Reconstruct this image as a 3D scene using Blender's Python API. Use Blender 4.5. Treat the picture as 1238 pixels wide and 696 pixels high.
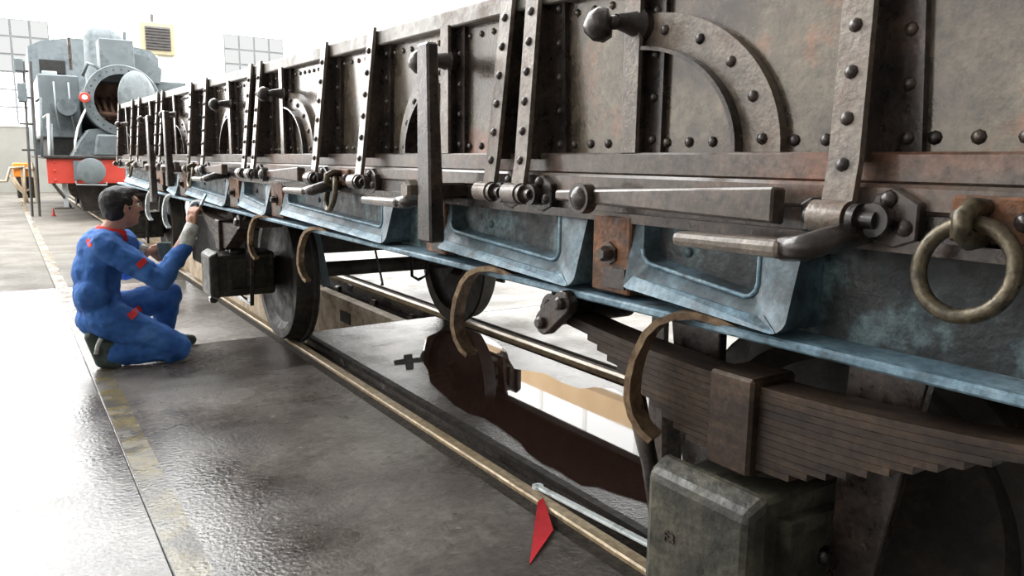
import bpy, bmesh, math, random
import numpy as np
from mathutils import Vector, Matrix
from mathutils.bvhtree import BVHTree
random.seed(7)
S = bpy.context.scene
COL = S.collection
for o in list(bpy.data.objects): bpy.data.objects.remove(o)

# ------------------------------------------------------------------ camera
F_PX, CX, CY, CAM_H = 930.0, 619.0, 348.0, 1.2
VP, ROLL = (0.0, 187.0), 0.012
_fy = np.array([VP[0]-CX, VP[1]-CY, F_PX]); _fy /= np.linalg.norm(_fy)
_p2 = np.array([VP[0]+1000-CX, VP[1]+1000*ROLL-CY, F_PX])
_up = np.cross(_fy, _p2); _up /= np.linalg.norm(_up)
if _up[1] > 0: _up = -_up
_xr = np.cross(_fy, _up)
if _xr[0] < 0: _xr = -_xr
RC = np.stack([_xr, _fy, _up], 1)            # cam(right,down,fwd) = RC @ world
CC = np.array([0, 0, CAM_H])
def ray(x, y): return RC.T @ np.array([(x-CX)/F_PX, (y-CY)/F_PX, 1.0])
def on(axis, val, x, y):
    d = ray(x, y); t = (val-CC[axis])/d[axis]; return Vector(CC+t*d)
def onx(x, y, X): return on(0, X, x, y)
def ony(x, y, Y): return on(1, Y, x, y)
def onz(x, y, Z=0.0): return on(2, Z, x, y)

cd = bpy.data.cameras.new('camera'); cam = bpy.data.objects.new('camera', cd); COL.objects.link(cam)
cd.sensor_width = 36.0; cd.lens = F_PX/1238.0*36.0; cd.clip_start = 0.02; cd.clip_end = 300
m = Matrix.Identity(4)
for i in range(3):
    m[i][0] = RC[0][i]; m[i][1] = -RC[1][i]; m[i][2] = -RC[2][i]
m[2][3] = CAM_H
cam.matrix_world = m
S.camera = cam

# ------------------------------------------------------------------ light
E_BACK, E_ROOF, E_LEFT, E_RIGHT, E_WORLD = 8.0, 10.0, 2.3, 4.5, 0.5
S.view_settings.view_transform = 'Standard'; S.view_settings.look = 'None'
S.view_settings.gamma = 1.0; S.view_settings.use_curve_mapping = False
S.view_settings.exposure = 0.0
W = bpy.data.worlds.new('overcast'); S.world = W; W.use_nodes = True
bg = W.node_tree.nodes['Background']; bg.inputs[0].default_value = (0.93, 0.97, 1.0, 1); bg.inputs[1].default_value = E_WORLD

# ------------------------------------------------------------------ materials
def lin(c): return tuple(((v/255)/12.92 if v/255 <= .04045 else ((v/255+.055)/1.055)**2.4) for v in c)+(1.0,)
def pmat(name, cols, scale=6.0, rough=(.45, .7), metal=0.0, bump=0.0, bscale=60.0, detail=6.0, stops=None, spec=.5, stretch=(1, 1, 1), coat=0.0, rscale=None, fine=0.0, fscale=90.0):
    """noise-mixed colours (sRGB 0-255) with roughness variation and fine bump, in world position"""
    mt = bpy.data.materials.new(name); mt.use_nodes = True
    N = mt.node_tree.nodes; L = mt.node_tree.links
    b = N['Principled BSDF']
    g = N.new('ShaderNodeNewGeometry')
    mp = N.new('ShaderNodeMapping'); mp.inputs['Scale'].default_value = stretch
    L.new(g.outputs['Position'], mp.inputs['Vector'])
    n = N.new('ShaderNodeTexNoise'); n.inputs['Scale'].default_value = scale; n.inputs['Detail'].default_value = detail; n.inputs['Roughness'].default_value = .62
    L.new(mp.outputs[0], n.inputs['Vector'])
    r = N.new('ShaderNodeValToRGB'); L.new(n.outputs['Fac'], r.inputs[0])
    k = len(cols)
    if stops is None: stops = [.33+.34*i/max(1, k-1) for i in range(k)]
    e = r.color_ramp.elements
    while len(e) < k: e.new(.5)
    for i in range(k): e[i].position = stops[i]; e[i].color = lin(cols[i])
    if fine:      # small specks of wear and grime
        nf = N.new('ShaderNodeTexNoise'); nf.inputs['Scale'].default_value = fscale; nf.inputs['Detail'].default_value = 8; nf.inputs['Roughness'].default_value = .75
        L.new(g.outputs['Position'], nf.inputs['Vector'])
        fm = N.new('ShaderNodeMapRange'); fm.inputs[1].default_value = .36; fm.inputs[2].default_value = .64; fm.inputs[3].default_value = 1-fine; fm.inputs[4].default_value = 1+fine
        L.new(nf.outputs['Fac'], fm.inputs[0])
        vm = N.new('ShaderNodeVectorMath'); vm.operation = 'MULTIPLY'
        L.new(r.outputs[0], vm.inputs[0]); L.new(fm.outputs[0], vm.inputs[1]); L.new(vm.outputs[0], b.inputs['Base Color'])
    else: L.new(r.outputs[0], b.inputs['Base Color'])
    n2 = N.new('ShaderNodeTexNoise'); n2.inputs['Scale'].default_value = rscale or scale*2.3; n2.inputs['Detail'].default_value = 5
    L.new(mp.outputs[0], n2.inputs['Vector'])
    mr = N.new('ShaderNodeMapRange'); mr.inputs[1].default_value = .35; mr.inputs[2].default_value = .65
    mr.inputs[3].default_value = rough[0]; mr.inputs[4].default_value = rough[1]
    L.new(n2.outputs['Fac'], mr.inputs[0]); L.new(mr.outputs[0], b.inputs['Roughness'])
    b.inputs['Metallic'].default_value = metal
    b.inputs['Specular IOR Level'].default_value = spec
    if coat: b.inputs['Coat Weight'].default_value = coat; b.inputs['Coat Roughness'].default_value = .15
    if bump:
        n3 = N.new('ShaderNodeTexNoise'); n3.inputs['Scale'].default_value = bscale; n3.inputs['Detail'].default_value = 4
        L.new(g.outputs['Position'], n3.inputs['Vector'])
        bp = N.new('ShaderNodeBump'); bp.inputs['Strength'].default_value = bump; bp.inputs['Distance'].default_value = .01
        L.new(n3.outputs['Fac'], bp.inputs['Height']); L.new(bp.outputs[0], b.inputs['Normal'])
    return mt
def emat(name, col, strength):
    mt = bpy.data.materials.new(name); mt.use_nodes = True
    N = mt.node_tree.nodes; L = mt.node_tree.links
    for n in list(N):
        if n.type != 'OUTPUT_MATERIAL': N.remove(n)
    e = N.new('ShaderNodeEmission'); e.inputs[0].default_value = tuple(col)+(1,); e.inputs[1].default_value = strength
    out = [n for n in N if n.type == 'OUTPUT_MATERIAL'][0]; L.new(e.outputs[0], out.inputs[0])
    return mt

M = {}
M['plate'] = pmat('oily_rust_plate', [(42, 34, 29), (74, 63, 54), (96, 87, 73), (120, 72, 48)], 3.2, (.16, .4), .45, .12, 90, stops=[.32, .44, .56, .68], coat=0.90, fine=.4, fscale=40)
M['strap'] = pmat('worn_grey_brown_strap', [(84, 74, 66), (118, 107, 96), (100, 78, 64)], 9, (.3, .55), .2, .2, 120, coat=0.60, fine=.35, fscale=70)
M['dark'] = pmat('dark_oily_iron', [(34, 29, 28), (58, 50, 47), (80, 66, 58)], 12, (.22, .45), .35, .1, 90, coat=0.50, fine=.45, fscale=80)
M['rail'] = pmat('ledge_worn_steel', [(64, 53, 47), (90, 78, 70), (108, 72, 54)], 5, (.28, .5), .25, .1, 80, stretch=(1, .4, 1), coat=0.60, fine=.5, fscale=45)
M['toprail'] = pmat('worn_top_rail', [(150, 144, 138), (188, 184, 180), (128, 116, 106)], 7, (.35, .6), .1, .15, 80)
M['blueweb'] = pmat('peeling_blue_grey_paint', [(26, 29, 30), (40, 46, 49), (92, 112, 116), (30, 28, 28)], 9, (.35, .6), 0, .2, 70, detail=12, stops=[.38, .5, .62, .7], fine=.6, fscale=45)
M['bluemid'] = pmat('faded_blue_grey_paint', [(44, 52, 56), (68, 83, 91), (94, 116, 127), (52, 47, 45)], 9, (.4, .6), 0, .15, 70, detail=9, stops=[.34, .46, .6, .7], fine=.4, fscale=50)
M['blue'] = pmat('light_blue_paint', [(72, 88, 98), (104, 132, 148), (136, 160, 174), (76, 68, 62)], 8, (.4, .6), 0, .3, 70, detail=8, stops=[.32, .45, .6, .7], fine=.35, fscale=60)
M['rust'] = pmat('orange_rust_plate', [(66, 50, 42), (98, 70, 52), (124, 80, 50), (80, 70, 62)], 14, (.45, .7), .1, .3, 70, fine=.4, fscale=50)
M['bronze'] = pmat('rubbed_bronze_band', [(80, 62, 48), (124, 102, 80), (150, 128, 102), (92, 74, 60)], 14, (.3, .5), .45, .2, 90, fine=.4, fscale=40)
M['spring'] = pmat('rusty_spring_steel', [(34, 26, 22), (56, 43, 35), (80, 64, 50)], 12, (.4, .65), .2, .12, 80, stretch=(1, .25, 2), fine=.5, fscale=60)
M['axlebox'] = pmat('grimy_green_cast_iron', [(38, 36, 31), (62, 60, 52), (84, 80, 68)], 9, (.35, .55), .1, .3, 50, fine=.5, fscale=30)
M['wheel'] = pmat('dark_wheel_steel', [(24, 21, 19), (38, 33, 29), (60, 49, 40)], 8, (.5, .7), .15, .25, 60, fine=.4, fscale=30)
M['beamgrey'] = pmat('grey_underframe_steel', [(70, 68, 66), (92, 90, 88), (106, 103, 100)], 9, (.45, .65), .1, .1, 60, fine=.25)
M['ring'] = pmat('rubbed_iron_ring', [(62, 56, 46), (100, 90, 72), (50, 45, 39)], 25, (.25, .45), .5, .15, 90, fine=.4, fscale=80)
M['wet'] = pmat('wet_concrete', [(58, 52, 47), (94, 88, 83), (126, 121, 115)], 1.1, (.06, .42), 0, .25, 60, detail=10, rscale=1.3, stops=[.38, .5, .68], fine=.35, fscale=25)
M['dry'] = pmat('dry_concrete', [(76, 71, 64), (90, 85, 78), (102, 97, 90)], .9, (.55, .8), 0, .2, 40, detail=9, spec=.15, fine=.2, fscale=15)
M['semi'] = pmat('damp_concrete', [(120, 114, 106), (158, 152, 146), (176, 170, 164)], 1.0, (.10, .34), 0, .25, 60, detail=9, rscale=1.0, fine=.25, fscale=20)
M['dampr'] = pmat('drying_concrete', [(84, 78, 70), (104, 98, 90), (120, 114, 106)], .9, (.25, .6), 0, .25, 60, detail=9, spec=.35, fine=.25, fscale=20)
M['cover'] = pmat('wet_cover_slab', [(58, 52, 49), (84, 78, 75), (112, 107, 104)], 1.4, (.10, .3), 0, .35, 110, detail=8, fine=.4, fscale=60)
M['pit'] = pmat('stained_pit_wall', [(112, 98, 82), (154, 140, 122), (176, 164, 148)], 4, (.7, .9), 0, .3, 40, fine=.25, fscale=20)
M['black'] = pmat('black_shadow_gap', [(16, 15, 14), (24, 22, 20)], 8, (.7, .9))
M['grit'] = pmat('gritty_dirt', [(42, 36, 30), (70, 62, 54)], 30, (.7, .95), 0, .8, 60)
M['steelrail'] = pmat('worn_tan_rail', [(138, 118, 90), (168, 148, 118), (120, 100, 78)], 6, (.3, .5), .2, .2, 70, stretch=(3, .5, 1), fine=.35, fscale=40)
M['ochre'] = pmat('worn_ochre_line', [(84, 79, 73), (98, 90, 72), (116, 104, 70), (88, 83, 77)], 2.6, (.08, .4), 0, .3, 60, detail=10, stops=[.43, .49, .54, .58])
M['water'] = pmat('shallow_water', [(48, 33, 28), (64, 46, 39)], 2, (.015, .03), 0, 0, spec=.9)
M['wall'] = pmat('white_plaster', [(226, 226, 224), (240, 240, 238)], 1, (.7, .9))
M['wallgrey'] = pmat('pale_grey_dado', [(118, 116, 110), (130, 128, 121)], 1, (.6, .8))
M['tanbeam'] = pmat('tan_painted_beam', [(196, 160, 116), (208, 174, 130)], 2, (.5, .7))
M['frame'] = pmat('pale_window_frame', [(84, 86, 88), (98, 100, 102)], 3, (.5, .6))
M['locogrey'] = pmat('flat_loco_grey', [(74, 82, 85), (98, 105, 108), (86, 93, 96)], 2.5, (.45, .65), 0, .1, 20, fine=.15, fscale=10)
M['locolight'] = pmat('light_loco_grey', [(130, 136, 138), (148, 152, 154)], 2.5, (.45, .6))
M['red'] = pmat('red_oxide_beam', [(168, 52, 40), (184, 62, 48)], 3, (.4, .6))
M['white'] = pmat('white_paint', [(226, 226, 222), (240, 240, 238)], 4, (.4, .6))
M['rusty'] = pmat('brown_firebox', [(70, 48, 38), (120, 88, 72), (150, 120, 104)], 5, (.6, .9))
M['cream'] = pmat('cream_housing', [(140, 131, 104), (150, 141, 114)], 3, (.5, .7))
M['louvre'] = pmat('grey_louvre', [(62, 59, 58), (80, 77, 75)], 8, (.4, .6))
M['orange'] = pmat('orange_paint', [(228, 130, 34), (240, 146, 48)], 5, (.45, .6))
M['tan'] = pmat('tan_tube', [(150, 132, 110), (170, 152, 128)], 8, (.4, .6))
M['overall'] = pmat('blue_work_cloth', [(40, 82, 148), (54, 104, 176), (78, 126, 194)], 7, (.75, .95), 0, .3, 38)
M['redcloth'] = pmat('red_cloth', [(206, 44, 46), (222, 62, 60)], 9, (.75, .9), 0, .2, 60)
M['redflag'] = pmat('bright_red_pennant', [(182, 22, 34), (200, 34, 44)], 9, (.5, .7))
M['skin'] = pmat('skin', [(172, 124, 104), (192, 146, 124)], 14, (.5, .65))
M['hair'] = pmat('short_dark_hair', [(12, 10, 9), (24, 20, 18)], 60, (.5, .7), 0, .5, 160)
M['glove'] = pmat('pale_work_glove', [(176, 176, 172), (206, 206, 202), (150, 148, 142)], 14, (.8, .95), 0, .3, 90)
M['boot'] = pmat('worn_green_black_boot', [(40, 52, 48), (62, 76, 70), (92, 104, 96)], 14, (.5, .75), 0, .3, 60)
M['teal'] = pmat('wet_teal_paint', [(96, 160, 160), (120, 180, 178)], 9, (.15, .3))
M['can'] = pmat('smeared_paint_can', [(86, 92, 88), (120, 128, 122), (96, 140, 140)], 20, (.35, .55), .3)
M['wood'] = pmat('aged_wood', [(122, 100, 74), (150, 128, 98)], 6, (.6, .8), stretch=(6, 1, 6))
M['whitebar'] = pmat('white_painted_bar', [(196, 204, 206), (222, 228, 228), (150, 156, 158)], 16, (.4, .6))
M['glass'] = pmat('lens_glass', [(200, 205, 210), (215, 220, 222)], 5, (.05, .1))
M['paleblue'] = pmat('pale_blue_bar', [(132, 152, 168), (152, 172, 186)], 12, (.4, .6))
M['dlback'] = emat('back_window_and_wall_glow', (1, 1, 1), E_BACK)
M['dldim'] = emat('frosted_back_panes', (.97, .98, .97), .92)
M['dlroof'] = emat('daylight_roof_sheet', (.98, 1, 1), E_ROOF)
M['dlleft'] = emat('daylight_left_glazing', (1, .99, .97), E_LEFT)
M['dlright'] = emat('daylight_right_glazing', (1, 1, .98), E_RIGHT)

# ------------------------------------------------------------------ builders
WORG = {}
class MB:
    def __init__(s): s.bm = bmesh.new()
    def poly(s, pts, faces):
        v = [s.bm.verts.new(p) for p in pts]
        for f in faces:
            try: s.bm.faces.new([v[i] for i in f])
            except ValueError: pass
        return s
    def hexa(s, p):   # 8 pts: 4 bottom ccw, 4 top
        return s.poly(p, [(3, 2, 1, 0), (4, 5, 6, 7), (0, 1, 5, 4), (1, 2, 6, 5), (2, 3, 7, 6), (3, 0, 4, 7)])
    def box(s, a, b):
        x0, y0, z0 = [min(a[i], b[i]) for i in range(3)]; x1, y1, z1 = [max(a[i], b[i]) for i in range(3)]
        return s.hexa([(x0, y0, z0), (x1, y0, z0), (x1, y1, z0), (x0, y1, z0), (x0, y0, z1), (x1, y0, z1), (x1, y1, z1), (x0, y1, z1)])
    def bar(s, p0, p1, w, h, up=(0, 0, 1)):   # rectangular bar between two points
        p0 = Vector(p0); p1 = Vector(p1); d = (p1-p0).normalized(); u = Vector(up)
        a = d.cross(u)
        if a.length < 1e-4: a = d.cross(Vector((0, 1, 0)))
        a.normalize(); b = a.cross(d).normalized(); a *= w/2; b *= h/2
        return s.hexa([p0-a-b, p0+a-b, p1+a-b, p1-a-b, p0-a+b, p0+a+b, p1+a+b, p1-a+b])
    def cyl(s, p0, p1, r0, r1=None, n=16, caps=True):
        return s.tube([p0, p1], [r0, r0 if r1 is None else r1], n, caps)
    def tube(s, pts, r, n=10, caps=True, closed=False):
        pts = [Vector(p) for p in pts]; k = len(pts)
        rs = r if isinstance(r, (list, tuple)) else [r]*k
        rings = []; ref = None
        for i, p in enumerate(pts):
            if closed: d = pts[(i+1) % k]-pts[i-1]
            elif i == 0: d = pts[1]-pts[0]
            elif i == k-1: d = pts[-1]-pts[-2]
            else: d = pts[i+1]-pts[i-1]
            d.normalize()
            if ref is None:
                ref = Vector((0, 0, 1)) if abs(d.z) < .9 else Vector((1, 0, 0))
            a = (ref-d*ref.dot(d)).normalized(); ref = a; b = d.cross(a)
            rings.append([s.bm.verts.new(p+a*rs[i]*math.cos(t)+b*rs[i]*math.sin(t)) for t in [2*math.pi*j/n for j in range(n)]])
        for i in range(k if closed else k-1):
            A, B = rings[i], rings[(i+1) % k]
            for j in range(n):
                s.bm.faces.new((A[j], A[(j+1) % n], B[(j+1) % n], B[j]))
        if caps and not closed:
            s.bm.faces.new(rings[0][::-1]); s.bm.faces.new(rings[-1])
        return s
    def lathe(s, prof, org, axis, n=24, caps=True):   # prof: (distance along axis, radius)
        o = Vector(org); d = Vector(axis).normalized()
        pts = [o+d*t for t, _ in prof]; a0 = Vector((0, 0, 1)) if abs(d.z) < .9 else Vector((1, 0, 0))
        a = (a0-d*a0.dot(d)).normalized(); b = d.cross(a)
        rings = [[s.bm.verts.new(p+a*r*math.cos(2*math.pi*j/n)+b*r*math.sin(2*math.pi*j/n)) for j in range(n)] for p, (t, r) in zip(pts, prof)]
        for A, B in zip(rings, rings[1:]):
            for j in range(n): s.bm.faces.new((A[j], A[(j+1) % n], B[(j+1) % n], B[j]))
        if caps:
            s.bm.faces.new(rings[0][::-1]); s.bm.faces.new(rings[-1])
        return s
    def dome(s, c, axis, r, h=None, n=8, rows=3):
        h = h or r*.6
        prof = [(-.002, r)]+[(h*math.sin(i*math.pi/2/rows), max(r*math.cos(i*math.pi/2/rows), r*.06)) for i in range(rows+1)]
        return s.lathe(prof, c, axis, n)
    def prism(s, poly, axis, a, b):   # poly in the two other axes (order x,y,z minus axis), extruded from a to b
        def P(u, v, w): return {0: (w, u, v), 1: (u, w, v), 2: (u, v, w)}[axis]
        k = len(poly)
        v0 = [s.bm.verts.new(P(u, v, a)) for u, v in poly]; v1 = [s.bm.verts.new(P(u, v, b)) for u, v in poly]
        s.bm.faces.new(v0[::-1]); s.bm.faces.new(v1)
        for i in range(k): s.bm.faces.new((v0[i], v0[(i+1) % k], v1[(i+1) % k], v1[i]))
        return s
    def ellip(s, c, r, n=16, rows=10, rot=None):
        mtx = Matrix.Translation(c) @ (rot.to_4x4() if rot else Matrix.Identity(4)) @ Matrix.Diagonal((r[0], r[1], r[2], 1))
        bmesh.ops.create_uvsphere(s.bm, u_segments=n, v_segments=rows, radius=1, matrix=mtx); return s
    def cap(s, p0, p1, r0, r1, n=14):   # rounded tapered capsule (for remesh unions)
        p0 = Vector(p0); p1 = Vector(p1)
        s.ellip(p0, (r0, r0, r0), n, 8); s.ellip(p1, (r1, r1, r1), n, 8)
        if (p1-p0).length > 1e-5: s.tube([p0, p1], [r0, r1], n)
        return s
    def build(s, name, mat, parent=None, smooth=False, bevel=0, org=None, seg=1, rec=True):
        bm = s.bm
        if rec: bmesh.ops.recalc_face_normals(bm, faces=bm.faces)
        if bevel:
            eds = [e for e in bm.edges if len(e.link_faces) == 2 and e.calc_face_angle(0) > .5]
            bmesh.ops.bevel(bm, geom=eds, offset=bevel, segments=seg, affect='EDGES', profile=.5, clamp_overlap=True)
        if org is None:
            xs = [v.co for v in bm.verts]
            lo = Vector([min(c[i] for c in xs) for i in range(3)]); hi = Vector([max(c[i] for c in xs) for i in range(3)])
            org = Vector(((lo.x+hi.x)/2, (lo.y+hi.y)/2, lo.z))
        org = Vector(org)
        bmesh.ops.translate(bm, verts=bm.verts, vec=-org)
        me = bpy.data.meshes.new(name); bm.to_mesh(me); bm.free()
        if smooth:
            me.polygons.foreach_set('use_smooth', [True]*len(me.polygons))
            if smooth == 'auto':
                me.set_sharp_from_angle(angle=.7)
        me.materials.append(M[mat])
        return link(name, me, org, parent)
def link(name, me, org, parent=None):
    o = bpy.data.objects.new(name, me); COL.objects.link(o)
    po = Vector((0, 0, 0))
    if parent: o.parent = parent; po = WORG[parent.name]
    o.location = Vector(org)-po; WORG[o.name] = Vector(org)
    return o
def thing(name, label, cat, loc, group=None):
    o = bpy.data.objects.new(name, None); COL.objects.link(o); o.location = loc; WORG[o.name] = Vector(loc)
    o.empty_display_size = .1
    return tag(o, label, cat, group)
def tag(o, label=None, cat=None, group=None, kind=None):
    if label: o['label'] = label
    if cat: o['category'] = cat
    if group: o['group'] = group
    if kind: o['kind'] = kind
    return o
def struct(o): o['kind'] = 'structure'; return o
def B(name, a, b, mat, parent=None, bevel=0): return MB().box(a, b).build(name, mat, parent, bevel=bevel)
def evaluated(o):
    dg = bpy.context.evaluated_depsgraph_get()
    return bpy.data.meshes.new_from_object(o.evaluated_get(dg))

# ------------------------------------------------------------------ the hall
XL, XR, YB, YF, ZR = -11.0, 12.5, 30.0, -7.0, 8.2
# ground, left of the near rail
fl = struct(B('floor', (XL, YF, -.35), (1.44, YB, -.03), 'grit'))
for (x0, x1) in ((XL, -5.0), (-5.0, .325), (.325, 1.44)):
    ys = [YF, 5.2, 8.1, 13.5, 19.0, 24.5, YB]
    for y0, y1 in zip(ys, ys[1:]):
        mt = 'wet' if y1 < 5.5 else ('semi' if y1 < 8.5 else 'dry')
        g = .0012
        MB().box((x0+g, y0+g, -.03), (x1-g, y1-g, 0)).build('slab', mt, fl, bevel=.003)
struct(B('trim_1', (.333, YF, .0), (.43, 26, .0012), 'ochre'))
# beyond the far rail
fr = struct(B('floor_right', (2.96, YF, -.35), (XR, YB, -.03), 'grit'))
for (x0, x1) in ((2.96, 7.0), (7.0, XR)):
    ys = [YF, 5.2, 8.1, 13.5, 19.0, 24.5, YB]
    for y0, y1 in zip(ys, ys[1:]):
        MB().box((x0+.004, y0+.004, -.03), (x1-.004, y1-.004, 0)).build('slab', 'dampr', fr, bevel=.003)
# inspection pit
PE = 5.22
pit = struct(MB().box((1.44, YF, -1.35), (2.96, YB, -1.25)).build('floor_pit', 'pit'))
pwl = struct(B('wall_pit_near', (1.44, YF, -1.25), (1.64, YB, -.14), 'pit'))
pwf = struct(MB().box((2.60, YF, -1.25), (2.96, YB, -.14)).build('wall_pit_far', 'pit'))
MB().box((2.58, PE+.06, -.16), (2.70, 13.5, -.10)).build('ledge', 'pit', pwf, bevel=.01)
for nx0, nx1, ny0, ny1 in ((412, 424, 374, 393), (372, 380, 348, 400)):
    a = onx(nx0, ny0, 2.60); b = onx(nx1, ny1, 2.60)
    MB().box((2.592, a.y, min(a.z, -.17)), (2.61, b.y, b.z)).build('niche', 'black', pwf)
struct(B('floor_pit_end', (1.44, 15.0, -1.25), (2.96, YB, -.14), 'pit'))
struct(B('floor_pit_fill', (1.64, 14.98, -.14), (2.78, YB, -.002), 'dry'))
# near rail set flush in the concrete, flangeway groove beside it
rn = thing('rail', 'worn tan running rail set flush in the wet floor beside the man', 'rail', (1.53, 5, -.14))
MB().box((1.505, YF, -.03), (1.56, YB, .006)).build('railhead', 'steelrail', rn, bevel=.006)
MB().box((1.525, YF, -.12), (1.54, YB, -.03)).build('web', 'dark', rn)
MB().box((1.47, YF, -.14), (1.60, YB, -.12)).build('foot', 'dark', rn)
rf = thing('rail', 'raised running rail on the far edge of the pit', 'rail', (2.84, 5, -.13))
MB().box((2.81, YF, -.03), (2.87, YB, .006)).build('railhead', 'steelrail', rf, bevel=.006)
MB().box((2.83, YF, -.11), (2.85, YB, -.03)).build('web', 'dark', rf)
MB().box((2.77, YF, -.14), (2.91, YB, -.11)).build('foot', 'wheel', rf)
for i, Yc in enumerate((5.7, 6.5, 7.4, 8.3, 9.2)):
    MB().box((2.74, Yc-.05, -.13), (2.79, Yc+.05, -.07)).build('rail_clip', 'dark', rf, bevel=.012)
struct(MB().box((1.56, YF, -.14), (1.665, PE-.05, -.055)).build('trim_2', 'grit'))
struct(MB().box((1.44, YF, -.14), (1.505, YB, -.012)).build('trim_3', 'grit'))
struct(MB().box((2.72, YF, -.14), (2.81, PE-.02, -.05)).build('trim_4', 'grit'))
struct(MB().box((2.87, YF, -.14), (2.96, YB, -.016)).build('trim_5', 'grit'))
# concrete cover slabs over the pit
cv = MB()
cv.prism([(1.665, YF), (2.745, YF), (2.745, PE+.03), (1.72, PE-.02), (1.672, PE-.10)], 2, -.14, -.004)
cvo = tag(cv.build('pit_cover', 'cover', bevel=.008), 'wet dark concrete cover laid over the pit between the rails', 'pit cover')
MB().box((1.665, YF, -.02), (1.70, PE-.12, .002)).build('edge_angle', 'wheel', cvo)
# puddle
pud_px = [(508, 432), (515, 408), (540, 392), (568, 388), (592, 402), (612, 424), (622, 446), (660, 452), (700, 470), (742, 470), (775, 492), (800, 520), (830, 560),
          (846, 640), (820, 640), (790, 612), (757, 600), (722, 588), (688, 578), (655, 560), (630, 536), (600, 514), (566, 500), (540, 480), (520, 462)]
pp = [onz(*p, Z=-.004) for p in pud_px]
pts = []
for i, p in enumerate(pp):
    q = pp[(i+1) % len(pp)]
    pts.append((p.x, p.y)); mx = (p+q)/2
    pts.append((mx.x+random.uniform(-.025, .025), mx.y+random.uniform(-.03, .03)))
pts = [(min(max(x, 1.70), 2.73), y) for x, y in pts]
tag(MB().prism(pts, 2, -.0045, -.0025).build('water_puddle', 'water'), 'still dark puddle mirroring the windows on the pit cover', 'puddle')
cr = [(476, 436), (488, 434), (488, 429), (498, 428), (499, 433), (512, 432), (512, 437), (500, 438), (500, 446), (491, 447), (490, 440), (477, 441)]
tag(MB().prism([(onz(*p, Z=-.004).x, onz(*p, Z=-.004).y) for p in cr], 2, -.0045, -.0028).build('dark_reflection', 'black'), 'tiny black cross-shaped painted reflection on the pit cover', 'reflection')  # cross-shaped dark reflection in the wet slab, painted flat in black

# back wall: dado, frosted window bands, glowing sheet above for windows and glare-white wall
wb = struct(B('wall_back', (XL, YB, -.35), (XR, YB+.3, ZR+1.5), 'wall'))
B('dado', (XL, YB-.06, 0), (XR, YB, 2.1), 'wallgrey', wb)
B('dado_cap', (XL, YB-.09, 2.1), (XR, YB, 2.2), 'wall', wb)
B('glazing_and_glow', (XL+.2, YB-.05, 2.2), (XR-.2, YB-.01, ZR+1.2), 'dlback', wb)  # emission sheet over the wall too; glare between windows put into its glow
def win(n, x0, x1, z0, z1, cols, rows, paneskip=()):
    w = struct(MB().box((x0, YB-.07, z0), (x1, YB-.05, z1)).build('window_%d' % n, 'frame'))
    dx = (x1-x0)/cols; dz = (z1-z0)/rows; t = .03
    for i in range(cols):
        for j in range(rows):
            mt = 'dlback' if j < paneskip else 'dldim'
            MB().box((x0+i*dx+t, YB-.085, z0+j*dz+t), (x0+(i+1)*dx-t, YB-.065, z0+(j+1)*dz-t)).build('pane', mt, w)
    return w
a = ony(0, 150, YB-.07); b_ = ony(58, 27, YB-.07)
win(1, -2.6, b_.x, a.z, 5.45, 8, 6, 3)
c0 = ony(272, 90, YB-.07); c1 = ony(342, 46, YB-.07)
win(2, c0.x, c1.x, 2.5, c1.z-.05, 4, 6, 0)
# side walls and roof
wr = struct(B('wall_right', (XR, YF, -.35), (XR+.3, YB, ZR+1.5), 'wall'))
B('runway_beam', (XR-.35, YF, 4.55), (XR, YB, 5.12), 'tanbeam', wr)
B('glazing_and_glow', (XR-.06, YF+.3, 5.15), (XR-.02, YB-.3, 7.6), 'dlright', wr)
B('glazing_and_glow', (XR-.06, YF+.3, 1.3), (XR-.02, YB-.3, 4.5), 'dlright', wr)
for k in range(18):
    B('mullion', (XR-.12, YF+2*k+.2, 1.3), (XR-.05, YF+2*k+.32, 7.6), 'wall', wr)
wl = struct(B('wall_left', (XL-.3, YF, -.35), (XL, YB, ZR+1.5), 'wall'))
B('glazing_and_glow', (XL+.02, 1.5, 1.6), (XL+.06, YB-.3, 7.4), 'dlleft', wl)
for k in range(13):
    B('mullion', (XL+.04, YF+3*k+.2, 1.6), (XL+.14, YF+3*k+.5, 7.4), 'wall', wl)
struct(B('wall_front', (XL, YF-.3, -.35), (XR, YF, ZR+1.5), 'wallgrey'))
rfm = struct(B('ceiling', (XL-.3, YF, ZR+1.5), (XR+.3, YB+.3, ZR+1.7), 'wall'))
for k in range(6):
    B('rooflight', (XL+.5+4*k, 8.0, ZR+1.44), (XL+4.3+4*k, YB-.5, ZR+1.48), 'dlroof', rfm)
for k in range(7):
    B('roof_beam', (XL, YF+5.5*k+1, ZR+1.25), (XR, YF+5.5*k+1.12, ZR+1.44), 'wallgrey', rfm)

# ------------------------------------------------------------------ the wagon
WG = thing('freight_wagon', 'long riveted steel open wagon with rusty brown sides and peeling blue sole bar', 'wagon', (2.15, 4.4, 0))
Y0, Y1 = -1.05, 9.93
XC = 2.185
def far(x): return 2*XC-x
def ztop(Y): return 1.648+.0165*(Y-1.8)
STR = [(.235, .235), (.741, .765), (1.653, 1.672), (1.794, 1.790), (2.72, 2.70), (3.215, 3.19), (4.176, 4.15), (4.36, 4.33), (5.407, 5.41),
       (5.867, 5.88), (7.07, 7.03), (7.32, 7.27), (8.34, 8.30), (8.81, 8.76), (9.88, 9.83)]
SEG = [Y0, .235, .75, 1.72, 2.71, 3.2, 4.26, 5.41, 5.875, 7.17, 8.32, 8.78, Y1]
TPO = [(-.45, 1), (1.31, -1), (2.165, 1), (3.84, -1), (4.88, 1), (6.62, -1), (7.78, 1), (9.38, -1)]
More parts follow.
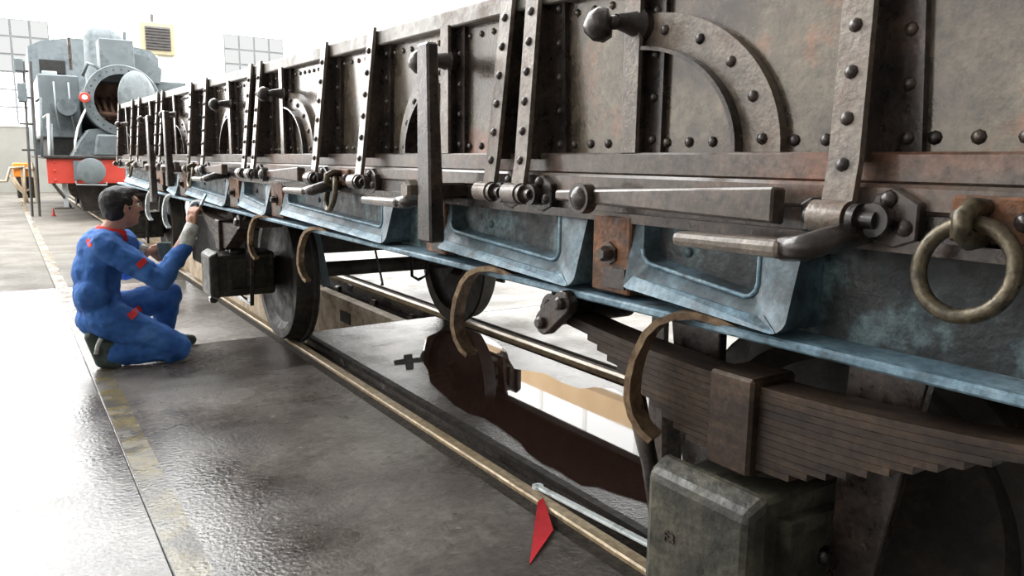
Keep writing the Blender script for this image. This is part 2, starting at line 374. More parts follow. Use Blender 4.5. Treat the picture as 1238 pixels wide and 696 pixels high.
RIV = MB().dome((0, 0, 0), (-1, 0, 0), .0118, .009, 8, 3).build('rivet', 'dark', None, smooth=True, org=(0, 0, 0))
RIVM = RIV.data; bpy.data.objects.remove(RIV)
NRIV = [0]
def rivet(p, parent, mesh=None): NRIV[0] += 1; return link('rivet', mesh or RIVM, p, parent)
def rivet_row(pts, parent, mat='plate'):
    mb = MB()
    for p in pts: mb.dome(p, (-1, 0, 0), .0105, .008, 6, 2)
    o = mb.build('rivets', mat, parent, smooth=True); o['kind'] = 'stuff'; return o
# side plates with rivet lines
for y0, y1 in zip(SEG, SEG[1:]):
    pl = MB()
    g = .003
    pl.hexa([(1.212, y0+g, 1.2), (1.222, y0+g, 1.2), (1.222, y1-g, 1.2), (1.212, y1-g, 1.2),
             (1.212, y0+g, ztop(y0)-.01), (1.222, y0+g, ztop(y0)-.01), (1.222, y1-g, ztop(y1)-.01), (1.212, y1-g, ztop(y1)-.01)])
    po = pl.build('side_plate', 'plate', WG)
    n = int((y1-y0)/.062); ptsb = []
    for i in range(n):
        yy = y0+.03+i*(y1-y0-.06)/max(1, n-1)
        if y1 < 2.8: rivet((1.212, yy, 1.243), po)
        else: ptsb.append((1.212, yy, 1.243))
        ptsb.append((1.212, yy, ztop(yy)-.085))
    rivet_row(ptsb, po)
# top rail
tr = MB()
tr.hexa([(1.175, Y0, ztop(Y0)-.055), (1.275, Y0, ztop(Y0)-.055), (1.275, Y1, ztop(Y1)-.055), (1.175, Y1, ztop(Y1)-.055),
         (1.175, Y0, ztop(Y0)-.004), (1.275, Y0, ztop(Y0)-.004), (1.275, Y1, ztop(Y1)-.004), (1.175, Y1, ztop(Y1)-.004)])
tr.build('top_rail', 'toprail', WG, bevel=.004)
# ledge rails
MB().box((1.165, Y0, 1.172), (1.28, Y1, 1.221)).build('ledge_rail', 'rail', WG, bevel=.004)
MB().box((1.135, Y0, 1.128), (1.27, Y1, 1.172)).build('floor_edge_rail', 'rail', WG, bevel=.006)
MB().box((1.14, Y0, 1.085), (1.25, Y1, 1.13)).build('floor_edge_channel', 'dark', WG, bevel=.004)
# straps with hinges
def strap(yh, yt):
    zt = ztop(yt)+.004; w = .027
    s = MB()
    x0, x1, xt = 1.098, 1.112, 1.155
    zk = 1.205
    s.hexa([(x0, yh-w, 1.128), (x1, yh-w, 1.128), (x1, yh+w, 1.128), (x0, yh+w, 1.128), (x0+.012, yh-w, zk), (x1+.012, yh-w, zk), (x1+.012, yh+w, zk), (x0+.012, yh+w, zk)])
    s.hexa([(x0+.012, yh-w, zk), (x1+.012, yh-w, zk), (x1+.012, yh+w, zk), (x0+.012, yh+w, zk), (xt, yt-w, zt), (xt+.012, yt-w, zt), (xt+.012, yt+w, zt), (xt, yt+w, zt)])
    so = s.build('strap', 'strap', WG)
    wb_ = MB().hexa([(x1+.01, yh-.012, zk), (1.214, yh-.012, zk), (1.214, yh+.016, zk), (x1+.01, yh+.016, zk), (xt+.008, yt-.012, zt-.01), (1.214, yt-.012, zt-.01), (1.214, yt+.016, zt-.01), (xt+.008, yt+.016, zt-.01)])
    wb_.build('strap_web', 'dark', so)
    fm = MB().hexa([(1.198, yh-.075, 1.221), (1.214, yh-.075, 1.221), (1.214, yh-.012, 1.221), (1.198, yh-.012, 1.221), (1.198, yt-.075, zt-.06), (1.214, yt-.075, zt-.06), (1.214, yt-.012, zt-.06), (1.198, yt-.012, zt-.06)])
    fo = fm.build('base_flange', 'dark', so)
    k = 6
    for i in range(k):
        t = (i+.35)/k; z = zk-.03+(zt-zk)*t; yy = yh+(yt-yh)*max(0, (z-zk)/(zt-zk)); xx = x0+.012+(xt-x0-.012)*max(0, (z-zk)/(zt-zk))
        if z < zk: xx = x0+.012*(z-1.128)/(zk-1.128)
        rivet((xx, yy, z), so)
    if yh < 4.5:
        for i in range(5): rivet((1.198, yh-.05+(yt-yh)*i/5, 1.243+i*.083), so)
    else:
        rivet_row([(1.198, yh-.05, 1.243+i*.083) for i in range(5)], so, 'dark')
    # hinge knuckle, bracket plate and bolts
    h = MB().cyl((1.092, yh-w-.004, 1.118), (1.092, yh+w+.004, 1.118), .027, n=18)
    ho = h.build('hinge_knuckle', 'strap', WG, smooth='auto')
    MB().cyl((1.092, yh-.075, 1.118), (1.092, yh+.045, 1.118), .014, n=12).build('pin', 'dark', ho, smooth='auto')
    MB().cyl((1.092, yh-w-.022, 1.118), (1.092, yh-w-.010, 1.118), .024, n=18).build('collar', 'dark', ho, smooth='auto')
    bp = MB().prism([(yh-.035, 1.09), (yh-.055, 1.155), (yh-.085, 1.168), (yh-.125, 1.145), (yh-.125, 1.09), (yh-.09, 1.076)], 0, 1.116, 1.14)
    bo = bp.build('hinge_plate', 'dark', WG, bevel=.003)
    for (dy, z) in ((-.078, 1.15), (-.105, 1.108)):
        MB().dome((1.117, yh+dy, z), (-1, 0, 0), .014, .012, 10, 3).build('bolt', 'dark', bo, smooth=True)
    MB().cyl((1.09, yh-.068, 1.118), (1.12, yh-.068, 1.118), .026, n=16).build('boss', 'dark', bo, smooth='auto', bevel=0)
    e = MB().prism([(yh+.03, 1.09), (yh+.05, 1.15), (yh+.075, 1.135), (yh+.07, 1.09)], 0, 1.108, 1.14)
    e.build('hinge_ear', 'dark', WG, bevel=.004)
for yh, yt in STR: strap(yh, yt)
# centre posts of the doors, quarter-round stiffeners and latch knobs
def tpost(y, sgn):
    zt = ztop(y)-.05
    p = MB().box((1.166, y-.024, 1.221), (1.177, y+.024, zt)).build('door_post', 'strap', WG)
    MB().box((1.176, y-.010, 1.221), (1.214, y+.014, zt)).build('post_web', 'dark', p)
    MB().box((1.199, y-.068, 1.221), (1.214, y-.010, zt)).build('post_flange', 'dark', p)
    if y < 4.5:
        for i in range(4): rivet((1.199, y-.042, 1.25+i*.09), p)
    else: rivet_row([(1.199, y-.042, 1.25+i*.09) for i in range(4)], p, 'dark')
    # knob
    zk = 1.487+.006*y
    k = MB().lathe([(0, .03), (.008, .036), (.04, .036), (.05, .026), (.085, .018), (.10, .015)], (1.215, y-.005, zk), (-1, 0, 0), 16).build('knob_hub', 'dark', WG, smooth='auto')
    MB().lathe([(-.004, .012), (.0, .03), (.018, .038), (.040, .030), (.056, .010)], (1.105, y+.002, zk-.004), (-.55, .62, -.12), 14).build('knob', 'dark', k, smooth=True)
    MB().tube([(1.16, y-.005, zk), (1.125, y-.004, zk), (1.102, y+.003, zk-.004)], [.017, .016, .014], 10).build('knob_stem', 'dark', k, smooth=True)
    # arch
    a, b, n = .385, .295, 20
    f = MB(); w = MB()
    ring = []
    for i in range(n+1):
        t = math.pi/2*i/n; c_, s_ = math.cos(t), math.sin(t)
        ring.append(((y+sgn*a*c_, 1.222+b*s_), (y+sgn*(a-.085)*c_, 1.222+(b-.07)*s_), (y+sgn*(a-.095)*c_, 1.222+(b-.078)*s_)))
    for (A, Bq) in zip(ring, ring[1:]):
        o0, i0, j0 = A; o1, i1, j1 = Bq
        f.hexa([(1.192,)+o0, (1.192,)+o1, (1.192,)+i1, (1.192,)+i0, (1.213,)+o0, (1.213,)+o1, (1.213,)+i1, (1.213,)+i0])
        w.hexa([(1.168,)+i0, (1.168,)+i1, (1.168,)+j1, (1.168,)+j0, (1.213,)+i0, (1.213,)+i1, (1.213,)+j1, (1.213,)+j0])
    fo = f.build('arch_flange', 'strap', WG)
    w.build('arch_web', 'dark', fo)
    for i in range(5):
        t = math.pi/2*(i+.3)/5; rivet((1.192, y+sgn*(a-.04)*math.cos(t), 1.222+(b-.035)*math.sin(t)), fo)
for y, s_ in TPO: tpost(y, s_)
# locking bars below the ledge
def lockbar(ya, yb, zb=1.125):   # ya bolt (far) end, yb near end
    b = MB().hexa([(1.058, yb, zb-.022), (1.094, yb, zb-.026), (1.094, ya, zb-.016), (1.07, ya, zb-.012), (1.058, yb, zb+.038), (1.094, yb, zb+.036), (1.094, ya, zb+.012), (1.07, ya, zb+.008)])
    bo = b.build('locking_bar', 'rail', WG, bevel=.004)
    yy = ya-.11*(ya-yb)/.6
    MB().dome((1.062, yy, zb-.004), (-1, 0, 0), .03, .026, 14, 5).build('pivot_bolt', 'dark', bo, smooth=True)
    MB().cyl((1.078, yy, zb-.004), (1.05, yy, zb-.004), .034, n=20).build('washer', 'dark', bo, smooth='auto')
    MB().cyl((1.09, yy, zb), (1.15, yy, zb), .02, n=12).build('pivot', 'dark', bo)
for ya, yb in ((1.45, .83), (3.93, 3.29), (5.30, 4.66), (6.95, 6.1), (8.2, 7.6)): lockbar(ya, yb)
# lever handles
def lever(ya, yb):
    l = MB().hexa([(.99, yb, 1.055), (1.035, yb, 1.052), (1.035, ya, 1.054), (.985, ya, 1.054), (.99, yb, 1.084), (1.035, yb, 1.086), (1.035, ya, 1.080), (.985, ya, 1.080)])
    lo = l.build('lever_handle', 'strap', WG, bevel=.01, seg=2)
    MB().tube([(1.012, yb+.01, 1.07), (1.02, yb-.03, 1.075), (1.06, yb-.055, 1.09), (1.15, yb-.06, 1.10)], [.02, .022, .022, .02], 10).build('lever_arm', 'dark', lo, smooth=True)
for ya, yb in ((.985, .76), (2.42, 2.16), (3.275, 3.03), (5.15, 4.9)): lever(ya, yb)
# upright stakes with pivot
def stake(yc, zb, zt, w=.042, x=1.03):
    s = MB().hexa([(x-.022, yc-w, zb), (x+.028, yc-w, zb), (x+.028, yc+w, zb), (x-.022, yc+w, zb), (x-.014, yc-w*.8+.02, zt), (x+.022, yc-w*.8+.02, zt), (x+.022, yc+w*.8+.02, zt), (x-.014, yc+w*.8+.02, zt)])
    so = s.build('stake', 'dark', WG, bevel=.006)
    MB().lathe([(0, .018), (.02, .018), (.02, .03), (.05, .03), (.06, .024)], (x+.02, yc+.09, 1.112), (-1, 0, 0), 6).build('pivot_nut', 'strap', so)
    MB().cyl((x+.02, yc+.09, 1.112), (1.15, yc+.09, 1.112), .024, n=14).build('pivot', 'dark', so, smooth='auto')
    MB().box((x+.0, yc-.02, 1.09), (1.15, yc+.10, 1.135)).build('stake_socket', 'dark', so, bevel=.006)
stake(2.0, .965, 1.525); stake(6.17, .985, 1.53); stake(6.95, .83, 1.53, .06)
# sole bar
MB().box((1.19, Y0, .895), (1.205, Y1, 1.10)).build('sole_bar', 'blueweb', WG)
MB().box((1.098, Y0, .886), (1.205, Y1, .903)).build('sole_bar_flange', 'blue', WG, bevel=.004)
MB().box((1.12, Y0, 1.07), (1.205, Y1, 1.09)).build('sole_bar_top_flange', 'dark', WG)
MB().box((far(1.205), Y0, .885), (far(1.19), Y1, 1.10)).build('sole_bar', 'blueweb', WG)
MB().box((far(1.205), Y0, .885), (far(1.10), Y1, .903)).build('sole_bar_flange', 'dark', WG)
def pan(yf, yn):
    L = yf-yn; k = min(1, L/.5)
    def Z(y, zf, zn): return zf+(zn-zf)*(yf-y)/L
    def rr(y_f, y_n, zbf, zbn, zt, r):   # rounded outline far->near
        out = [(y_f, zt)]
        for i in range(4):
            t = i/3*math.pi/2; out.append((y_f-r*(1-math.cos(t)), zbf+r*(1-math.sin(t))))
        for i in range(4):
            t = i/3*math.pi/2; out.append((y_n+r*(1-math.sin(t)), zbn+r*(1-math.cos(t))))
        out.append((y_n, zt)); return out
    O = rr(yf, yn, .935, .912, 1.084, .02); I = rr(yf-.035*k, yn+.105*k, .988, .958, 1.076, .03)
    n = len(O)
    zb = lambda z: 1.135-(max(0, 1.0-z)/.085)*.05
    outer = [(max(1.083, zb(z)), y, z) for y, z in O]; inner = [(1.132, y, z) for y, z in I]; deep = [(1.168, y+(.012 if i < n//2 else -.012)*-1, z+.008) for i, (y, z) in enumerate(I)]
    back = [(1.192, y, z) for y, z in O]
    pts = outer+inner+deep+back; F = []
    for i in range(n-1):
        F += [(i, i+1, n+i+1, n+i), (n+i, n+i+1, 2*n+i+1, 2*n+i), (3*n+i, 3*n+i+1, i+1, i)]
    F += [(n-1, 0, n, 2*n-1), (2*n-1, n, 2*n, 3*n-1), (4*n-1, 3*n, 0, n-1)]
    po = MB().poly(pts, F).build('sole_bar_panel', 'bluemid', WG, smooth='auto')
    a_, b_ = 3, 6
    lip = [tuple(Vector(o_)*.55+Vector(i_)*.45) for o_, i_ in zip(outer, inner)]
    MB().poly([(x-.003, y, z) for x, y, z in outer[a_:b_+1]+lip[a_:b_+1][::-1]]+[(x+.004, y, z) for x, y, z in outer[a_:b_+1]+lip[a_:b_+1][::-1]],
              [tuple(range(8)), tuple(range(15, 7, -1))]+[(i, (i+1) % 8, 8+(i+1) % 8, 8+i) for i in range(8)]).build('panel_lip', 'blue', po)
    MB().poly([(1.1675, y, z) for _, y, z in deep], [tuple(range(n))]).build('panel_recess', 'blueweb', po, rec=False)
    MB().tube([(1.130, y, z) for y, z in I[1:]], .0055*max(.6, k), 6).build('panel_bead', 'blue', po, smooth=True)
    for i, (yy, z) in enumerate(((yn+.05*k, .95), (yf-.3*L, 1.02))):
        if L > .3: MB().dome((1.125 if i == 0 else 1.167, yy, z), (-1, 0, 0), .012, .009, 8, 3).build('panel_bolt', 'blueweb', po, smooth=True)
for yf, yn in ((1.24, .815), (2.09, 1.40), (3.70, 2.46), (4.50, 3.93), (6.0, 4.78), (6.75, 6.32), (9.3, 7.6)): pan(yf, yn)
for ya, yb in ((1.238, 1.365), (2.075, 2.20), (3.715, 3.90), (4.53, 4.75), (6.03, 6.28), (7.0, 7.35)):
    br = MB().box((1.118, ya, .912), (1.195, yb, 1.085)).build('bracket_plate', 'rust', WG, bevel=.004)
    ym = (ya+yb)/2
    MB().lathe([(0, .026), (.006, .026), (.006, .017), (.022, .017), (.03, .013)], (1.118, ym, 1.0), (-1, 0, 0), 6).build('bolt', 'dark', br)
    MB().box((1.112, ya+.008, .925), (1.12, yb-.05, .97)).build('bracket_tab', 'dark', br)
# iron rings in their eye bolts
def ring(yc, r=.0625, tz=1.062, rot=0.0):
    x = 1.085; n = 40
    pts = [(x-.006+.012*math.sin(t)+math.sin(rot)*r*math.cos(t), yc+r*math.cos(t)*math.cos(rot), tz+r*math.sin(t)) for t in [2*math.pi*i/n for i in range(n)]]
    ro = MB().tube(pts, .0112, 14, closed=True).build('tether_ring', 'ring', WG, smooth=True)
    MB().tube([(1.14, yc+.004, 1.143), (1.09, yc+.004, 1.146), (1.066, yc+.004, 1.134), (1.066, yc+.004, 1.112), (1.09, yc+.004, 1.10), (1.14, yc+.004, 1.104)], .0135, 12).build('ring_eye', 'ring', ro, smooth=True)
    pl = MB().prism([(yc-.075, 1.095), (yc-.075, 1.16), (yc+.05, 1.16), (yc+.05, 1.095)], 0, 1.122, 1.14).build('ring_plate', 'rust', ro, bevel=.004)
    for dy in (-.05, .035):
        MB().dome((1.122, yc+dy, 1.128), (-1, 0, 0), .015, .014, 10, 3).build('ring_bolt', 'dark', ro, smooth=True)
ring(.525); ring(2.945, rot=.12); ring(5.66); ring(8.6)
# deck, far side, cross members
MB().box((1.205, Y0, 1.10), (far(1.205), Y1, 1.14)).build('deck', 'dark', WG)
MB().box((far(1.268), Y0, 1.14), (far(1.258), Y1, 1.66)).build('side_plate', 'plate', WG)
MB().box((far(1.275), Y0, 1.61), (far(1.175), Y1, 1.66)).build('top_rail', 'toprail', WG)
for yy in (Y0, Y1-.012):
    MB().box((1.258, yy, 1.10), (far(1.258), yy+.012, 1.65+.0165*(yy-1.8))).build('end_plate', 'plate', WG)
    MB().box((1.19, yy-.0, .885), (far(1.19), yy+.02, 1.12)).build('end_beam', 'dark', WG)
for yy in (-.4, .35, 1.9, 3.0, 4.2, 5.75, 6.8, 7.8, 9.0):
    MB().box((1.205, yy-.03, .94), (far(1.205), yy+.03, 1.10)).build('cross_member', 'dark', WG)
for xx in (1.85, 2.4):
    MB().box((xx, Y0, .95), (xx+.06, Y1, 1.10)).build('long_member', 'dark', WG)
# running gear
AX = [.93, 5.05, 9.15]
RW, ZA = .44, .455
def wheelset(ya):
    for sx in (1, -1):
        X = lambda x: x if sx > 0 else far(x)
        prof = [(0, .03), (0, .085), (-.05, .09), (-.055, .07), (-.02, .12), (.012, .20), (.02, .33), (-.01, .37), (-.02, .375), (-.02, .43), (-.012, .438), (.075, .446), (.085, .452), (.09, .470), (.105, .476), (.118, .468), (.12, .375), (.09, .365), (.06, .33), (.055, .2), (.075, .12), (.14, .09), (.15, .03)]
        w = MB().lathe([(t*sx, r) for t, r in prof], (X(1.478), ya, ZA), (1, 0, 0), 56, caps=True)
        w.build('wheel', 'wheel', WG, smooth='auto')
        # axle box
        xb = X
        bx = MB()
        bx.hexa([(xb(1.055), ya-.105, .335), (xb(1.42), ya-.13, .34), (xb(1.42), ya+.13, .34), (xb(1.055), ya+.105, .335),
                 (xb(1.055), ya-.105, .60), (xb(1.42), ya-.13, .615), (xb(1.42), ya+.13, .615), (xb(1.055), ya+.105, .60)])
        bo = bx.build('axle_box', 'axlebox', WG, bevel=.018, seg=2)
        cvr = MB()
        for (xa, xb_, hw, zl, zh) in ((1.02, 1.075, .132, .325, .632),):
            cvr.hexa([(X(xa), ya-hw*.95, zl+.02), (X(xb_), ya-hw, zl), (X(xb_), ya+hw, zl), (X(xa), ya+hw*.95, zl+.02), (X(xa), ya-hw*.95, zh-.03), (X(xb_), ya-hw, zh), (X(xb_), ya+hw, zh), (X(xa), ya+hw*.95, zh-.03)])
        co = cvr.build('axle_box_cover', 'axlebox', bo, bevel=.016, seg=2)
        MB().lathe([(0, .05), (.02, .05), (.028, .044)], (X(1.22), ya, .60), (0, 0, 1), 20).build('filler_boss', 'axlebox', bo, smooth='auto')
        MB().box((X(1.035), ya-.03, .29), (X(1.08), ya+.03, .335)).build('drain_lug', 'dark', bo, bevel=.01)
        # recessed side pocket frame on both side faces
        for sy in (-1, 1):
            q = ya+sy*.118
            fr_ = MB()
            for (a_, b_) in (((1.12, .365), (1.38, .39)), ((1.12, .545), (1.38, .57)), ((1.12, .391), (1.145, .544)), ((1.355, .391), (1.38, .544))):
                fr_.box((X(a_[0]), q-.022, a_[1]), (X(b_[0]), q+.022, b_[1]))
            fr_.build('pocket_frame', 'axlebox', bo)
            MB().dome((X(1.255), q+sy*.0, .465), (0, sy, 0), .02, .022, 10, 3).build('pocket_bolt', 'dark', bo, smooth=True)
        # axle guard legs
        gd = MB()
        for sy in (-1, 1):
            gd.hexa([(X(1.235), ya+sy*.135, .30), (X(1.26), ya+sy*.135, .30), (X(1.26), ya+sy*.20, .30), (X(1.235), ya+sy*.20, .30), (X(1.235), ya+sy*.15, .90), (X(1.26), ya+sy*.15, .90), (X(1.26), ya+sy*.30, .90), (X(1.235), ya+sy*.30, .90)])
        gd.box((X(1.235), ya-.2, .285), (X(1.26), ya+.2, .31))
        gd.build('axle_guard', 'dark', WG, bevel=.003)
        # leaf spring
        nl = 12
        first = None
        for k in range(nl):
            hl = .52-.036*k if k > 1 else .53
            zc = .80-.0132*k
            cam_ = .035
            pts = []
            s = MB(); ns = 10
            for i in range(ns):
                ya_, yb_ = -hl+2*hl*i/ns, -hl+2*hl*(i+1)/ns
                za_, zb_ = zc+cam_*(ya_/.53)**2, zc+cam_*(yb_/.53)**2
                s.hexa([(X(1.122), ya+ya_, za_-.0125), (X(1.205), ya+ya_, za_-.0125), (X(1.205), ya+yb_, zb_-.0125), (X(1.122), ya+yb_, zb_-.0125), (X(1.122), ya+ya_, za_), (X(1.205), ya+ya_, za_), (X(1.205), ya+yb_, zb_), (X(1.122), ya+yb_, zb_)])
            bmesh.ops.remove_doubles(s.bm, verts=s.bm.verts, dist=1e-5)
            lo = s.build('leaf_spring' if k == 0 else 'leaf', 'spring', WG if k == 0 else first, smooth=False)
            if k == 0: first = lo
        MB().box((X(1.10), ya-.052, .628), (X(1.225), ya+.052, .815)).build('spring_buckle', 'spring', first, bevel=.006)
        for sy in (-1, 1):
            ye = ya+sy*.56
            MB().cyl((X(1.095), ye, .842), (X(1.34), ye, .842), .04, n=20).build('spring_eye', 'dark', first, smooth='auto')
            MB().lathe([(0, .026), (.014, .026), (.022, .016)], (X(1.096), ye, .842), (-sx, 0, 0), 6).build('eye_bolt', 'dark', first)
            MB().hexa([(X(1.10), ye-.03, .83), (X(1.12), ye-.03, .83), (X(1.12), ye+.03, .83), (X(1.10), ye+.03, .83), (X(1.14), ye-.05, .90), (X(1.16), ye-.05, .90), (X(1.16), ye+.05, .90), (X(1.14), ye+.05, .90)]).build('spring_hanger', 'dark', first, bevel=.003)
    MB().cyl((1.30, ya, ZA), (far(1.30), ya, ZA), .052, n=20).build('axle', 'beamgrey', WG, smooth='auto')
for ya in AX: wheelset(ya)
a = onx(661, 389, 1.085); b = onx(684, 366, 1.085)
lk = [(a.y+.03*math.cos(t), a.z+.03*math.sin(t)) for t in [math.pi*(.25+i/8) for i in range(0, 1)]]
dv = Vector((b.y-a.y, b.z-a.z)).normalized(); th = math.atan2(dv.y, dv.x); lk = []
for c, o_ in ((a, math.pi/2), (b, -math.pi/2)):
    for i in range(9):
        t = th+o_+math.pi*i/8; lk.append((c.y+.03*math.cos(t), c.z+.03*math.sin(t)))
sl = MB().prism(lk, 0, 1.07, 1.10).build('spring_link', 'dark', WG, bevel=.003)
for c in (a, b): MB().lathe([(0, .016), (.012, .016), (.018, .010)], (1.072, c.y, c.z), (-1, 0, 0), 10).build('link_pin', 'dark', sl, smooth='auto')
a = onx(768, 478, 1.17); b = onx(792, 645, 1.17)
MB().tube([(1.17, a.y, a.z+.03), (1.17, a.y, a.z), (1.175, (a.y+b.y)/2-.012, (a.z+b.z)/2), (1.18, b.y, b.z)], [.012, .024, .020, .016], 12).build('shackle', 'dark', WG, smooth=True)
# curved bronze bands hung from the sole bar
HP = [(0.965, .897), (1.01, .908), (1.06, .913), (1.118, .906), (1.160, .890), (1.192, .862), (1.222, .809), (1.233, .765), (1.235, .725), (1.222, .69), (1.195, .66), (1.165, .645)]
def band(yl, mat='bronze', sc=1.0, xl=1.055, hw=.024):
    s = MB(); P = [((1.235-y)*.80*sc, .90+(z-.90)*sc) for y, z in HP]
    k = len(P); dh = Vector((.37, -.929, 0)); wd = Vector((.929, .37, 0))*hw; L0 = Vector((xl, yl, 0))
    vo = []
    for i, (h, z) in enumerate(P):
        a = P[max(0, i-1)]; b = P[min(k-1, i+1)]; d = Vector((b[0]-a[0], b[1]-a[1])).normalized(); n2 = Vector((d.y, -d.x))*.007
        c = L0+dh*h+Vector((0, 0, z)); nr = dh*n2.x+Vector((0, 0, n2.y))
        vo.append([s.bm.verts.new(q) for q in (c-wd-nr, c+wd-nr, c+wd+nr, c-wd+nr)])
    for A, Bq in zip(vo, vo[1:]):
        for j in range(4): s.bm.faces.new((A[j], A[(j+1) % 4], Bq[(j+1) % 4], Bq[j]))
    s.bm.faces.new(vo[0][::-1]); s.bm.faces.new(vo[-1])
    return s.build('curved_band', mat, WG, smooth='auto')
band(1.145, hw=.027); band(1.885, sc=.95); band(3.28, sc=.88, hw=.015); band(4.09, sc=.85, hw=.014)
band(5.66, 'whitebar', hw=.018); band(6.64, 'whitebar', hw=.018); band(7.5, 'whitebar', hw=.018)
# brake gear seen under the wagon, then blocks added for shade
z0, z1 = ony(450, 303, 5.9).z, ony(450, 274, 5.9).z
MB().box((1.35, 5.9, z0), (far(1.35), 5.96, z1)).build('brake_beam', 'beamgrey', WG, bevel=.006)
zz = ony(420, 263, 6.1).z
MB().cyl((1.4, 6.1, zz), (far(1.4), 6.1, zz), .024, n=12).build('brake_shaft', 'beamgrey', WG, smooth='auto')
a = ony(381, 278, 4.75); b = ony(395, 346, 4.75)
MB().bar(a, b, .05, .014, (0, 1, 0)).build('brake_strap', 'paleblue', WG)
a = ony(451, 290, 4.6); b = ony(462, 345, 4.6)
MB().tube([a+Vector((0, 0, .18)), a, b-Vector((-.002, 0, -.02)), b], [.008, .008, .008, .013], 8).build('hook_rod', 'dark', WG, smooth=True)
a = ony(497, 300, 4.9); b = ony(506, 338, 4.9); c_ = ony(517, 300, 4.9)
MB().tube([a+Vector((0, 0, .2)), a, Vector((a.x+.005, a.y, b.z+.03)), b, Vector((c_.x-.005, a.y, b.z+.03)), c_, c_+Vector((0, 0, .2))], .012, 8).build('safety_loop', 'dark', WG, smooth=True)
for ya in (1.55,):
    for X in (1.56, far(1.56)):
        sh = MB().prism([(ya+.0, .30), (ya-.09, .33), (ya-.10, .60), (ya-.02, .62)] if False else [(ya-.05, .28), (ya+.03, .30), (ya+.04, .58), (ya-.03, .60)], 0, X-.04, X+.04)
        so = sh.build('brake_block', 'dark', WG, bevel=.01)
        MB().bar((X, ya+.03, .45), (X, ya+.04, 1.0), .05, .02, (1, 0, 0)).build('brake_hanger', 'dark', so)
MB().tube([(1.75, 1.55, .44), (2.55, 1.55, .44)], .02, 10).build('brake_rod', 'dark', WG, smooth=True)
MB().box((1.65, 6.5, .10), (2.02, 8.8, .95)).build('shade_block', 'black', WG, bevel=.02)  # added black block for shade, hides the bright pit wall behind
MB().cyl((1.5, 7.0, .62), (2.9, 7.0, .62), .26, n=24).build('shade_drum', 'black', WG, smooth='auto')  # added black drum standing in for the shade under the wagon
MB().box((1.45, 6.2, .50), (2.9, 6.5, .95)).build('shade_box', 'black', WG, bevel=.02)  # added black box that deepens the same underframe shade
MB().box((3.0, 1.6, .55), (3.1, 6.1, .90)).build('reflection_blocker', 'wheel', WG, bevel=.01)  # unseen box added to darken the reflection in the puddle

# ------------------------------------------------------------------ the locomotive behind
LX = 2.15
LO = thing('steam_locomotive', 'grey tank locomotive with red buffer beam and open smokebox', 'locomotive', (LX, 19.5, 0))
YBM = 16.5
bl = ony(57, 205, YBM).x; hw = LX-bl
MB().box((LX-hw, YBM, .69), (LX+hw, YBM+.06, 1.14)).build('buffer_beam', 'red', LO, bevel=.01)
bb = [o for o in LO.children if o.name.startswith('buffer_beam')][0]
for i in range(8):
    for z in (.75, .92, 1.08):
        if (i+int(z*10)) % 2 or z > 1 or z < .8:
            MB().dome((LX-hw+.12+i*(2*hw-.24)/7, YBM, z), (0, -1, 0), .025, .015, 8, 2).build('bolt', 'red', bb, smooth=True)
MB().box((LX-hw-.04, YBM-.05, 1.14), (LX+hw+.04, 23.2, 1.20)).build('running_plate', 'wheel', LO, bevel=.01)
for sx in (-1, 1):
    bx = LX+sx*(LX-ony(108, 206, YBM).x)
    MB().box((bx-.26*(1 if sx < 0 else .9), YBM-.03, .75), (bx+.22, YBM, 1.11)).build('buffer_base', 'locogrey', LO, bevel=.01)
    bf = MB().lathe([(0, .12), (.16, .12), (.16, .085), (.30, .085), (.34, .2), (.36, .235), (.385, .235), (.40, .20), (.405, .05)], (bx, YBM-.02, .925), (0, -1, 0), 32).build('buffer', 'locogrey', LO, smooth='auto')
MB().tube([(LX-.35, YBM-.03, .62), (LX-.35, YBM-.12, .60), (LX+.35, YBM-.12, .60), (LX+.35, YBM-.03, .62)], .02, 8).build('front_rail', 'locolight', LO)
a = ony(92, 219, YBM-.05); b = ony(129, 221, YBM-.05)
MB().tube([a+Vector((0, .05, 0)), a-Vector((0, .04, .06)), b-Vector((0, .04, .04)), b+Vector((0, .05, 0))], .016, 8).build('hand_grab', 'locolight', LO)
# frames, cylinders, wheels below
MB().box((LX-.55, YBM+.06, .42), (LX+.55, 23.0, 1.14)).build('main_frame', 'black', LO)
for sx in (-1, 1):
    MB().cyl((LX+sx*.85, YBM+.5, .62), (LX+sx*.85, YBM+1.5, .62), .27, n=24).build('cylinder', 'dark', LO, smooth='auto')
    for yy in (YBM+2.3, YBM+3.7, YBM+5.1):
        MB().lathe([(0, .06), (.0, .40), (.03, .44), (.10, .44), (.12, .48), (.14, .48), (.14, .06)], (LX+sx*.55, yy, .50), (sx, 0, 0), 32).build('driving_wheel', 'black', LO, smooth='auto')
    xs = LX+sx*(LX-ony(78, 235, YBM+.1).x)
    MB().bar((xs, YBM+.1, 1.14), (xs+.02, YBM+.1, .22), .08, .02, (0, 1, 0)).build('step_hanger', 'locolight', LO)
    MB().box((xs-.18, YBM+.02, .22), (xs+.14, YBM+.2, .25)).build('step', 'dark', LO)
    MB().tube([(LX+sx*1.36, YBM+.15, .95), (LX+sx*1.38, YBM+.1, .7), (LX+sx*1.22, YBM+.1, .45), (LX+sx*1.12, YBM+.2, .25)], .03, 8).build('brake_hose', 'dark', LO, smooth=True)
MB().prism([(LX-.9, .16), (LX+.9, .16), (LX+1.0, .66), (LX-1.0, .66)], 1, YBM+.25, YBM+.32).build('guard_plate', 'wheel', LO)
